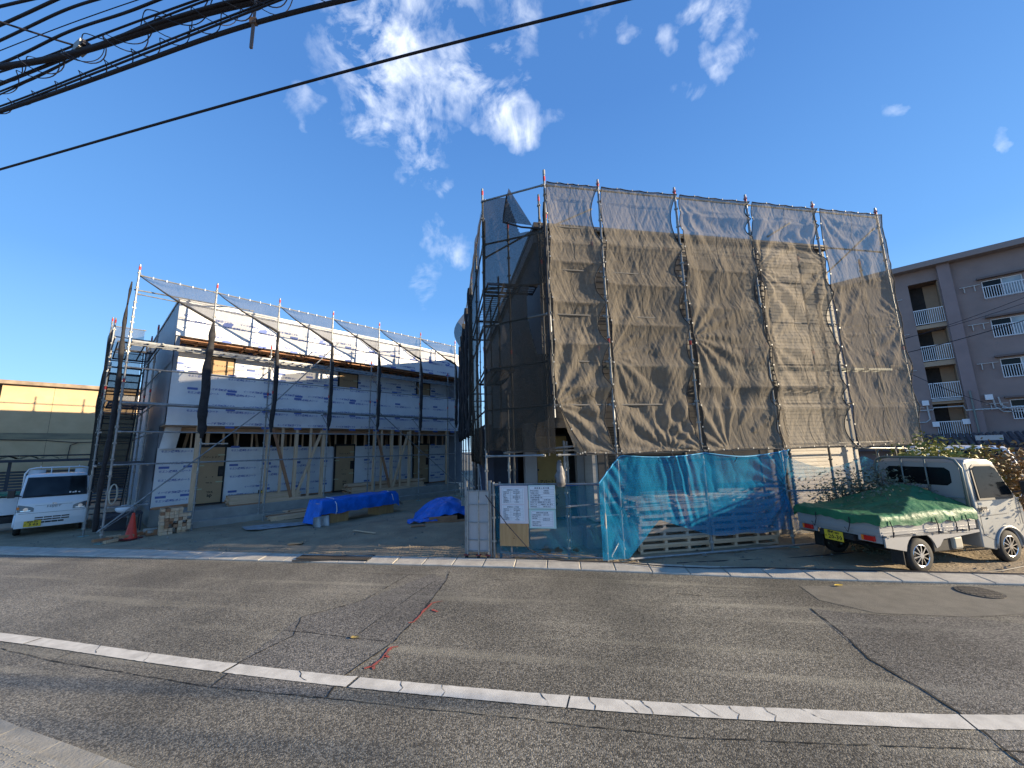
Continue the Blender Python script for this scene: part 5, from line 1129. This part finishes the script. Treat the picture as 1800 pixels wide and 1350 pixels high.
MB().use(M_DKST).box(-.3, .3, -.3, .4, .0, .35).build('crate', parent=None, label='dark crate on the ground under the stair scaffold', cat='crate').matrix_world = Matrix.Translation(lpt(.3, 2.6)) @ Matrix.Rotation(LA, 4, 'Z')
# white plastic bag hanging at the entrance
hb = RO + Matrix.Rotation(RA, 3, 'Z') @ Vector((.12, .22, 0))
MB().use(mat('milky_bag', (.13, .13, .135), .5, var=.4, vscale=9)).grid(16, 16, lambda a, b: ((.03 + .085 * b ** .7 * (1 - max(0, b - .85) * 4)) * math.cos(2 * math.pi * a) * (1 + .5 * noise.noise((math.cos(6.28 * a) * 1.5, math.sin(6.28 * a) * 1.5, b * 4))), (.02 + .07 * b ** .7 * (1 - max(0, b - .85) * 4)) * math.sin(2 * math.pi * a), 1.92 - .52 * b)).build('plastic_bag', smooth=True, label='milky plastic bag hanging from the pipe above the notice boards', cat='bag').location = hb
# cable lying along the kerb, black cord in front of the notices
ca = [px(u, v, .055 if v > 980 else .03) for u, v in ((985, 984), (1030, 990), (1100, 997), (1180, 1000), (1250, 1002), (1330, 1003), (1420, 1006), (1480, 1010), (1600, 1012), (1720, 1008), (1800, 1000), (1900, 990))]
ca = [Vector((p.x, kf(p.x) + kw(p.x) * (.9 - .35 * (k in (3, 4))), .068)) for k, p in enumerate(ca)]
st0 = FO + Matrix.Rotation(FA, 3, 'Z') @ Vector((-.12, -.10, 1.25)); st1 = FO + Matrix.Rotation(FA, 3, 'Z') @ Vector((.75, -.22, .28)); st2 = FO + Matrix.Rotation(FA, 3, 'Z') @ Vector((1.05, -.2, .1))
MB().use(M_CABLE).tube([st0, st0.lerp(st1, .5) + Vector((0, 0, -.05)), st1, st2] + ca, .009, 6).build('power_cable', label='black cable crossing the notices and running along the kerb', cat='cable')
MB().use(M_CABLE).tube([px(1190, 990), px(1290, 985), px(1380, 982), px(1460, 975), px(1540, 968)], .012, 6).build('power_cable', label='thin black hose on the dirt between pallets and silver truck', cat='hose')
MB().use(M_CABLE).tube([px(1640, 1012, .02), px(1700, 1008, .02), px(1760, 1003, .02), px(1830, 990, .02)], .015, 6).build('garden_hose', label='grey hose lying under the front of the silver truck', cat='hose')
# scraps scattered over the shaded lot
random.seed(21)
SCR = ['short pale lath lying on the gravel before the blue tarp stack', 'reddish board end lying alone on the lot gravel', 'flattened cardboard scrap on the lot near the kerb', 'crumpled white sheet scrap on the porch edge at the far end']
for (u, v, m_, w_, l_, h_), lab in zip(((640, 935, M_WOOD, .05, .9, .02), (735, 925, M_WOODR, .09, .4, .03), (520, 955, M_CARD, .22, .32, .012), (752, 905, M_WHITE, .10, .14, .05)), SCR):
    o = MB().use(m_).box(-l_ / 2, l_ / 2, -w_ / 2, w_ / 2, 0, h_).build('scrap', bevel=.004, label=lab, cat='scrap'); o.location = px(u, v, .03); o.rotation_euler = (0, 0, random.uniform(-.8, .8))
# pebbles on the lot
pb = MB().use(mat('pebble', (.20, .18, .15), .9, var=.4, vscale=4)); random.seed(9)
for k in range(900):
    x = random.uniform(-13, 12); y = kf(x) + kw(x) + random.random() ** 2 * 6 + .03; r = random.uniform(.008, .035) * (1 if random.random() < .9 else 1.6)
    i = len(pb.v); c = Vector((x, y, .02))
    for d in ((1, 0, 0), (0, 1, 0), (-1, 0, 0), (0, -1, 0), (0, 0, .7)): pb.v.append(c + Vector(d) * r * random.uniform(.7, 1.2))
    for a, b in ((0, 1), (1, 2), (2, 3), (3, 0)): pb.face((i + a, i + b, i + 4))
pb.build('gravel', kind='stuff')

# spilt cement powder on the gravel
cmp_ = MB().use(mat('cement_powder', (.34, .38, .42), .9, col2=(.22, .22, .20), vscale=5))
cmp_.v = [px(u + 6 * noise.noise((k * 1.7, 0, 0)), v, .045) for k, (u, v) in enumerate(((425, 926), (470, 921), (520, 918), (560, 913), (575, 916), (545, 921), (500, 926), (455, 931), (432, 931)))]; cmp_.face(range(9)); cmp_.build('cement_stain', kind='structure')
# ================================================================ YELLOW HOUSE, CARPORT, SHED (left)
M_YW = mat('yellow_ochre_render', (.62, .45, .26), .85, col2=(.52, .37, .21), vscale=1.2, bump=.1)
yh = thing('yellow_house', 'ochre rendered house with flat roof at the far left', 'house', LO, LA)
YO = 18.3; y0 = -3.75; y1 = 9.0
xx = y0; wpan = 1.82
while xx < y1: MB().use(M_YW).box(xx, min(xx + wpan - .012, y1), YO, YO + .2, 3.72, 6.28).build('wall_panel', parent=yh); MB().use(M_YW).box(xx, min(xx + wpan - .012, y1), YO, YO + .2, 0, 3.38).build('wall_panel', parent=yh); xx += wpan
MB().use(mat('grimy_render_band', (.16, .14, .10), .9, col2=(.34, .28, .17), vscale=1.6, stretch=(.5, 1, 3))).box(y0, y1, YO - .02, YO + .2, 3.385, 3.715).build('stained_band', parent=yh)
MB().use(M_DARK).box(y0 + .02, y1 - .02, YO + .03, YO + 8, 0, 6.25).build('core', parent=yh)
MB().use(M_YW).box(y0, y0 + .15, YO + .201, YO + 8, 0, 6.28).build('side_wall', parent=yh)
MB().use(mat('roof_edge', (.34, .27, .19), .8, col2=(.20, .15, .11), vscale=3)).box(y0 - 1.2, y1, YO - .25, YO + 8, 6.30, 6.50).build('roof', parent=yh)
MB().use(M_WHITE).box(y0 + 4.35, y0 + 6.1, YO - .04, YO - .003, 5.75, 6.08).build('white_panel', parent=yh)
MB().use(M_STEEL).tube([(y0 - .25, YO - .02, 3.3), (y0 - .25, YO - .02, 6.3)], .05, 8).build('downpipe', parent=yh)
MB().use(M_CABLE).tube([(y0, YO - .05, 3.36), (y0 + 1.8, YO - .05, 3.32), (y0 + 2.9, YO - .06, 3.2), (y0 + 6, YO - .05, 3.33)], .02, 6).tube([(y0 + 3, YO - .05, 3.2), (y0 + 2.72, YO - .05, 3.05), (y0 + 2.68, YO - .05, 2.2)], .02, 6).build('conduit', parent=yh)
# shuttered carport with a corrugated edge
cpx = thing('carport', 'dark carport with scalloped roof edge before the yellow house', 'carport', LO, LA)
for k in range(9):
    c0 = -5.6 + k * .62; MB().use(mat('clear_corrugated_sheet', (.20, .20, .20), .3)).grid(8, 6, lambda a, b, c0=c0: (c0 + .62 * a, 12.9 + 2.6 * b, 2.30 + .12 * math.sin(math.pi * a) + .02 * b)).build('roof_sheet', smooth=True, parent=cpx)
MB().use(M_DKST).box(-5.6, 0, 12.82, 12.9, 2.16, 2.28).box(-5.6, 0, 12.84, 15.4, 2.44, 2.48).build('beam', parent=cpx)
for x in (-5.4, -2.7, -.1): MB().use(M_DKST).box(x, x + .1, 13.0, 13.1, 0, 2.2).build('post', parent=cpx)
sh = thing('shed', 'pale grey door panels and slatted lower wall beneath the carport', 'shed', LO, LA)
for k in range(4): MB().use(mat('grey_panel', (.34, .36, .36), .6)).box(-6.2 + k * .42, -5.82 + k * .42, 14.0, 14.06, .1, 2.2).build('panel', parent=sh)
for k in range(12): MB().use(mat('slate_blue_slat', (.10, .12, .16), .6)).box(-4.4, 2.5, 15.6, 15.63, .1 + k * .14, .2 + k * .14).build('slat', parent=sh)
cart = thing('covered_cart', 'green sheeted cart with red reflector at the far left edge', 'cart', px(-55, 945), R(-30))
MB().use(M_GTARP).grid(20, 12, lambda a, b: (-.9 + 1.1 * a, -.3 + 1.2 * b, 1.12 + .12 * math.sin(3 * a) + .06 * noise.noise((a * 6, b * 5, 0)))).build('sheet', smooth=True, parent=cart)
MB().use(M_PAINTW).box(-.9, .1, -.25, .85, .55, 1.08).use(M_REDL).box(.1, .13, -.2, .1, .48, .54).use(M_BLKP).box(-.9, .1, -.2, .8, .3, .5).build('box_body', parent=cart)
MB().use(M_RUB).cyl((-.15, -.25, .26), (0, 1, 0), .26, .14, 20).build('wheel', parent=cart)
# distant house left edge
dh = thing('distant_house', 'dark roofed house far behind at the left edge', 'house', (-46, 36, 0), .6)
MB().use(M_SIDG).box(-6, 6, 0, 8, 0, 5).build('wall', parent=dh); MB().use(M_DARK).prism([(-7, 5), (0, 7), (7, 5)], -.6, 8.6).build('roof', parent=dh)

# ================================================================ APARTMENT TOWER (right)
ap = thing('apartment_building', 'five storey mauve brown apartment building with white railed balconies', 'building', (30.2, 27.8, 0), math.atan2(-.695, .72))
M_AP = mat('mauve_render', (.30, .225, .205), .85, col2=(.245, .185, .17), vscale=.8, bump=.1)
M_APD = mat('mauve_pier', (.26, .195, .19), .85, var=.08, vscale=.9)
M_APB = mat('tan_balcony_wall', (.40, .29, .20), .85, var=.06)
FH = 2.745; FZ = [10.40 - FH * k for k in range(5)]
AX0, AX1 = -9.0, 16.0
wall = MB().use(M_AP)
WIN = (3.45, 5.15)
bays = [(AX0, -.02, 0), (1.5, 3.45, 0), (5.2, AX1, 0)]
for a, b, _ in bays: MB().use(M_AP).box(a, b, 0, .2, -1, 14.55).build('wall', parent=ap)
for k, z in enumerate(FZ):
    MB().use(M_AP).box(3.45, 5.2, 0, .2, z - FH + 1.98 if k else z + 3.3, z - FH + 1.98 if False else (z + 1.88 if k else z + 1.88)) if False else None
zs = [-1] + sum([[z + 1.88, z + 3.28] if k == 0 else [z + (1.92), z + 3.2] for k, z in list(enumerate(FZ))[::-1]], []) + [14.55]
zs = [-1]
for z in FZ[::-1]: zs += [z - .78 + (1.88 - .02) * 1.0 + .0, z - .78 + 3.15]
zs.append(14.55)
WZ = []
for i in range(0, len(zs) - 1, 2): MB().use(M_AP).box(3.451, 5.199, 0, .2, zs[i], zs[i + 1]).build('spandrel', parent=ap)
for i in range(1, len(zs) - 1, 2): WZ.append((zs[i], zs[i + 1]))
rec0, rec1 = -.02, 1.5
for k, z in enumerate(FZ):
    top = z + (3.2 if k == 0 else FH - .36)
    MB().use(M_APB).box(rec0, rec1, 0.02, 1.3, z - .36 if k else z - .30, z - .02).build('balcony_slab', parent=ap)
    MB().use(M_APB).box(rec0 + .8, rec1, 1.25, 1.35, z, top).box(rec1 - .04, rec1, .2, 1.25, z, top).build('balcony_wall', parent=ap)
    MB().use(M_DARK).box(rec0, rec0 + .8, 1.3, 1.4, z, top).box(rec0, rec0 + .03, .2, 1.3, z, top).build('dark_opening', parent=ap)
    rlo = MB().use(M_WHITE).box(rec0, rec1, -.06, -.02, z + 1.10, z + 1.15).build('balcony_railing', parent=ap); MB().use(M_WHITE).box(rec0, rec1, -.055, -.025, z + .04, z + .08).build('bottom_rail', parent=rlo)
    bar = MB().use(M_WHITE).box(0, .03, -.05, -.03, z + .08, z + 1.10).mesh('baluster')
    for j in range(15): put('baluster', bar, rlo, (rec0 + .02 + j * .104, 0, 0))
for q0, q1 in ((FZ[0] + 3.2, 14.55), (-1, FZ[4] - .31)): MB().use(M_AP).box(rec0, rec1, 0, .2, q0, q1).build('spandrel', parent=ap)
MB().use(M_APD).box(1.55, 2.18, -.35, .0, -1, 14.55).build('pier', parent=ap)
MB().use(M_APD).box(-7.2, -6.6, -.35, .0, -1, 14.55).build('pier', parent=ap)
MB().use(mat('roof_slab_mauve', (.27, .215, .20), .8)).box(AX0 - .6, AX1 + .6, -.75, 10, 14.56, 14.95).build('roof_slab', parent=ap)
MB().use(M_AP).box(AX0, AX1, 9.4, 9.6, -1, 14.55).box(AX0, AX0 + .2, .2, 9.4, -1, 14.55).box(AX1 - .2, AX1, .2, 9.4, -1, 14.55).box(AX0 + .2, AX1 - .2, 1.5, 1.6, -1, 14.5).build('inner_wall', parent=ap)
M_APG = mat('pane_curtained', (.16, .20, .24), .15, spec=.8, col2=(.36, .40, .42), vscale=1.2, detail=1)
for (z0, z1) in WZ:
    w = MB().use(M_WHITE).box(3.452, 5.198, .06, .10, z0, z0 + .05).box(3.452, 5.198, .06, .10, z1 - .05, z1).box(3.452, 3.50, .06, .1, z0 + .05, z1 - .05).box(5.15, 5.198, .06, .1, z0 + .05, z1 - .05).box(4.3, 4.35, .06, .1, z0 + .05, z1 - .05).build('window', parent=ap)
    MB().use(M_APG if z0 > 12 else M_GLASS).box(3.50, 4.30, .075, .085, z0 + .05, z1 - .05).build('pane', parent=w); MB().use(M_APG).box(4.35, 5.15, .078, .088, z0 + .05, z1 - .05).build('pane', parent=w)
    rl = MB().use(M_WHITE).box(3.42, 5.22, -.16, -.12, z0 + .80, z0 + .84).build('window_railing', parent=ap); MB().use(M_WHITE).box(3.42, 5.22, -.16, -.12, z0 + .02, z0 + .05).build('bottom_rail', parent=rl)
    bar = MB().use(M_WHITE).box(0, .028, -.155, -.13, z0 + .05, z0 + .80).mesh('baluster')
    for j in range(17): put('baluster', bar, rl, (3.43 + j * .11, 0, 0))
    if z0 < 12: MB().use(mat('awning_brown', (.15, .11, .10), .7)).box(3.25, 5.4, -.32, -.002, z1 + .10, z1 + .22).build('window_hood', parent=ap)
    # washing pole bracket
    bk = MB().use(mat('pole_bracket', (.5, .47, .44), .6)).box(2.42, 3.36, -.10, -.06, z1 + .02 - .25, z1 + .06 - .25).box(2.60, 2.64, -.14, -.002, z1 - .62, z1 - .232).box(3.08, 3.12, -.14, -.002, z1 - .62, z1 - .232).build('pole_bracket', parent=ap)
    MB().use(mat('pole_bracket', (.5, .47, .44), .6)).box(-.75, -.45, -.1, -.06, z1 - .2, z1 - .16).build('pole_bracket', parent=ap)
pp = mat('pale_pipe', (.46, .46, .45), .5)
for P_ in ([(-1.5, -.1, 4.15), (-.05, -.1, 4.15), (.0, -.12, 4.3), (1.4, -.12, 4.3), (1.45, -.4, 3.98), (8, -.45, 3.98)], [(2.75, -.1, 4.75), (2.8, -.1, 4.1), (3.1, -.1, 3.75), (8, -.1, 3.72)], [(3.0, -.1, 4.75), (3.05, -.1, 4.2), (3.4, -.1, 3.9), (8, -.1, 3.86)], [(-.3, -.1, 4.6), (-.28, -.1, 3.5), (-.5, -.1, 3.3), (-1.5, -.1, 3.3)], [(0, -.1, 4.86), (1.4, -.1, 4.86)], [(0, -.1, 4.76), (1.4, -.1, 4.76)]):
    MB().use(pp).tube(P_, .045, 6).build('pipe', parent=ap)
for x, z in ((-.35, 4.65), (2.6, 4.75), (-.05, 3.1), (1.38, 3.2)): MB().use(M_WHITE).box(x - .17, x + .17, -.25, -.002, z - .15, z + .2).build('junction_box', parent=ap)
MB().use(M_GUARD).tube([(1.8, -.45, 1.5), (1.8, -.45, 5.3)], .05, 8).build('drain_pipe', parent=ap)
# lean-to row with tiled roofs in front
ln_ = thing('lean_to', 'low brown lean-to with dark tiled roof at the foot of the apartments', 'outbuilding', (30.2, 27.8, 0), math.atan2(-.695, .72))
MB().use(mat('brown_render', (.20, .13, .11), .9, var=.12)).box(-9, 12, -2.9, -2.8, -1, 1.5).build('wall', parent=ln_)
MB().use(M_WHITE).box(2.3, 2.75, -2.94, -2.901, .35, 1.2).use(M_GLASS).box(2.36, 2.69, -2.96, -2.945, .42, 1.13).build('window', parent=ln_)
M_TILE = mat('dark_roof_tile', (.085, .07, .075), .6, var=.3, vscale=2)
tl_ = MB().use(M_TILE)
tl_.tube([(0, -3.25, 1.50), (0, -.9, 2.35)], .13, 6); tmesh = tl_.mesh('roof_tile_row')
for k in range(70): put('roof_tile_row', tmesh, ln_, (-9 + k * .3, 0, .03 * (k > 37)))
MB().use(M_TILE).box(-9, 12, -3.3, -3.24, 1.36, 1.5).build('eave_board', parent=ln_)
MB().use(pp).box(1.3, 2.4, -3.4, -3.31, 1.95, 2.25).build('meter_cover', parent=ln_)
# wires in front of the tower
for k, (a, b) in enumerate((((1570, 620), (1800, 555)), ((1575, 595), (1800, 515)), ((1580, 592), (1800, 525)), ((1575, 640), (1700, 690)))):
    p = CR @ Vector((a[0] - 900, 675 - a[1], -FPX)); q = CR @ Vector((b[0] - 900, 675 - b[1], -FPX)); p = p * (22 / p.y) + Vector((0, 0, CAM_H)); q = q * (20 / q.y) + Vector((0, 0, CAM_H))
    d = (q - p); p2 = p - d * .4; q2 = q + d * .6
    MB().use(M_CABLE).tube([p2.lerp(q2, t / 10) + Vector((0, 0, -.3 * math.sin(math.pi * t / 10))) for t in range(11)], .022 if k == 0 else .014, 5).build('overhead_wire', label=['thicker black wire crossing in front of the third floor balcony', 'upper thin wire in front of the apartment windows', 'thin wire just below the uppermost one before the apartments', 'short wire slanting down across the lower apartment balconies'][k], cat='wire')

# ================================================================ SHRUBS
def shrub(lab, loc, w, d, h, n, m, seed, lz=.1, stemn=7, ls=.045, kind='shrub'):
    random.seed(seed); t = thing(kind, lab, 'shrub', loc)
    stem = MB().use(mat('twig', (.10, .07, .045), .9)); ends = []
    for k in range(stemn):
        a = random.uniform(0, 6.28); x, y = math.cos(a) * w * random.uniform(.2, 1) * .5, math.sin(a) * d * random.uniform(.2, 1) * .5; hh = h * random.uniform(.55, 1)
        P = [Vector((x * .15, y * .15, 0)), Vector((x * .6, y * .6, hh * .4)), Vector((x, y, hh * .8)), Vector((x * 1.1 + random.uniform(-.1, .1), y, hh))]
        stem.tube(P, [.02, .014, .009, .004], 5); ends.append(P)
    stem.build('stem', parent=t); lf_ = MB().use(m)
    for k in range(n):
        P = random.choice(ends); q = random.uniform(lz, 1); j = min(2, int(q * 3)); p = P[j].lerp(P[j + 1], q * 3 - j)
        sp = .10 + .16 * (1 - abs(q - .5) * 1.5) * w; p = p + Vector((random.gauss(0, sp), random.gauss(0, sp), random.gauss(0, sp * .6)))
        a = Vector((random.uniform(-1, 1), random.uniform(-1, 1), random.uniform(-.6, .6))).normalized(); b = a.cross(Vector((random.uniform(-1, 1), random.uniform(-1, 1), random.uniform(-1, 1)))).normalized(); s = ls * random.uniform(.6, 1.4)
        i = len(lf_.v); lf_.v += [p - a * s, p + b * s * .45, p + a * s, p - b * s * .45]; lf_.face((i, i + 1, i + 2, i + 3))
    o = lf_.build('foliage', parent=t); o['kind'] = 'stuff'; return t
M_LY = mat('yellow_green_leaf', (.28, .26, .04), .6, col2=(.12, .15, .03), vscale=2.5)
M_LB = mat('bronze_leaf', (.30, .17, .06), .6, col2=(.14, .10, .04), vscale=2.5)
M_LG = mat('grey_green_leaf', (.16, .18, .13), .7, col2=(.07, .08, .05), vscale=3)
def at_(u, v0, dist):
    c = px(u, 985); d_ = Vector((c.x, c.y, 0)).normalized(); return d_ * dist
shrub('tall yellow green shrub behind the silver truck cab', at_(1650, 0, 12.0), 1.0, 1.0, 2.28, 2400, M_LY, 1, .55, 9, .05)
shrub('wider yellow green shrub in front of the white van', at_(1700, 0, 12.6), 1.6, 1.1, 1.98, 3000, M_LY, 2, .6, 12, .05)
shrub('bronze leaved shrub at the right edge behind the silver cab', at_(1790, 0, 12.5), 1.6, 1.2, 1.95, 3800, M_LB, 3, .5, 14, .042)
shrub('small yellow sprig of shrub above the lean-to window', at_(1765, 0, 13.5), .7, .6, 2.1, 300, M_LY, 6, .8, 4, .05)
shrub('grey green bush behind the thin blue mesh beside the building', at_(1545, 0, 10.6), 1.5, 1.1, 1.45, 6000, M_LG, 4, .05, 18, .032)
shrub('grey green bush behind the guard frame of the silver truck', at_(1590, 0, 11.3), 1.6, 1.1, 1.55, 6000, M_LG, 5, .05, 18, .032)

# ================================================================ OVERHEAD CABLES
def wire(lab, P, z, r, n=40, wav=0.0, helix=0, ext=True, group=None, hr=.06):
    """a cable hung over the road through the places seen at these photo pixels, all at height z"""
    W3 = [px(u, v, z) for u, v in P]
    d0 = (W3[0] - W3[1]); d1 = (W3[-1] - W3[-2])
    if ext: W3 = [W3[0] + d0.normalized() * 14] + W3 + [W3[-1] + d1.normalized() * 26]
    pts = []
    for a, b in zip(W3, W3[1:]):
        m_ = max(3, int((b - a).length / .12))
        for k in range(m_): pts.append(a.lerp(b, k / m_))
    pts.append(W3[-1])
    sm2_ = []
    for k in range(len(pts)):
        lo, hi = max(0, k - 8), min(len(pts) - 1, k + 8); m_ = min(k - lo, hi - k); seg = pts[k - m_:k + m_ + 1]; sm2_.append(sum(seg, Vector()) / len(seg))
    pts = sm2_
    if wav: pts = [p + Vector((0, 0, wav * math.sin(k * .45) + wav * .5 * noise.noise((k * .2, 0, 0)))) for k, p in enumerate(pts)]
    t = thing('overhead_cable', lab, 'cable', (0, 0, 0), 0, group)
    MB().use(M_CABLE).tube(pts, r, 6).build('cable', parent=t, smooth=True)
    if helix:
        hx = []; L_ = 0
        for k, (a, b) in enumerate(zip(pts, pts[1:])):
            for j in range(4):
                p = a.lerp(b, j / 4); L_ += (b - a).length / 4; th = L_ * helix; dd = (b - a).normalized(); e1 = dd.cross(Vector((0, 0, 1))).normalized(); e2 = dd.cross(e1)
                hx.append(p + (e1 * math.cos(th) + e2 * math.sin(th)) * (hr + .02 * noise.noise((L_, 0, 0))) - Vector((0, 0, hr * .6)))
        MB().use(M_CABLE).tube(hx, .005, 4).build('spiral_hanger', parent=t)
    return t
G = 'utility cables over the road, upper left'
wire('single cable slanting from the left edge up across the middle of the sky', [(-60, 315), (0, 298), (300, 211), (600, 127), (850, 61), (1100, 0), (1200, -25)], 6.0, .014)
wire('lowest thick cable of the upper left bundle, with the small hanging tag', [(-60, 216), (0, 197), (150, 145), (300, 90), (445, 37), (480, 27), (610, 0), (680, -16)], 6.2, .022, group=None)
wire('cable with spiral hanger just above the lowest thick cable', [(-60, 208), (0, 190), (150, 128), (300, 70), (420, 20), (500, -8), (560, -30)], 6.25, .010, helix=16, hr=.05)
wire('straight black cable paired beside the spiral hanger cable', [(-60, 214), (0, 194), (150, 134), (300, 78), (420, 26), (500, -4), (560, -26)], 6.22, .011)
wire('heavy dark main bundle crossing the upper left corner', [(-60, 124), (0, 122), (70, 116), (130, 100), (200, 74), (300, 35), (400, 10), (470, -5), (560, -20)], 6.5, .032, helix=11, hr=.09)
wire('second strand running along the heavy main bundle', [(130, 96), (200, 68), (300, 28), (380, 4), (440, -8)], 6.5, .018, ext=True, helix=9, hr=.07)
wire('cable splitting down to the left edge from the main bundle', [(-40, 178), (0, 165), (60, 136), (120, 108), (180, 78), (290, 22), (350, 2), (420, -20)], 6.6, .010)
wire('thin cable splitting beside the one to the left edge', [(-40, 180), (0, 168), (70, 135), (130, 103)], 6.6, .008, ext=False)
wire('cable with loose loops above the main bundle', [(-60, 145), (0, 132), (70, 105), (130, 80), (220, 44), (300, 15), (350, 0), (400, -18)], 6.7, .011, helix=7, hr=.07)
wire('wavy cable, first above the main bundle on the left edge', [(-60, 135), (0, 112), (60, 84), (110, 65), (170, 34), (230, 10), (290, -6)], 6.7, .014, wav=.02)
wire('wavy cable, second above the main bundle on the left edge', [(-60, 100), (0, 70), (50, 42), (100, 20), (165, 0), (230, -20)], 6.9, .014, wav=.02)
wire('wavy thick cable, third above the main bundle on the left edge', [(-60, 72), (0, 42), (40, 20), (90, 0), (150, -20)], 7.0, .016, wav=.02)
wire('cable clipping the very top left corner of the sky', [(-40, 20), (0, 8), (45, 0), (120, -15)], 7.2, .016)
wire('hair thin wire crossing between the wavy cables', [(-40, 105), (0, 88), (120, 42), (235, 0), (300, -20)], 6.9, .005)
wire('guy wire crossing the bundle down to the clamp', [(-60, 20), (0, 37), (50, 55), (100, 71), (140, 82)], 6.7, .010, ext=False)
cl_ = px(143, 84, 6.55); MB().use(M_STEELD).box(-.07, .07, -.04, .04, -.05, .05).use(M_CABLE).box(-.14, .12, -.03, .03, -.03, .02).build('cable_clamp', label='metal clamp where the guy wire meets the cable bundle', cat='clamp').matrix_world = Matrix.Translation(cl_) @ Matrix.Rotation(-.4, 4, 'Z')
tg_ = px(446, 38, 6.2); MB().use(mat('tag_brown', (.12, .09, .08), .7)).box(-.012, .012, -.008, .008, -.30, .0).box(-.009, .009, -.008, .008, .001, .42).box(-.03, .03, -.02, .02, -.03, .03).build('cable_tag', label='thin brown rod tag hanging from the lowest bundle cable', cat='tag').location = tg_
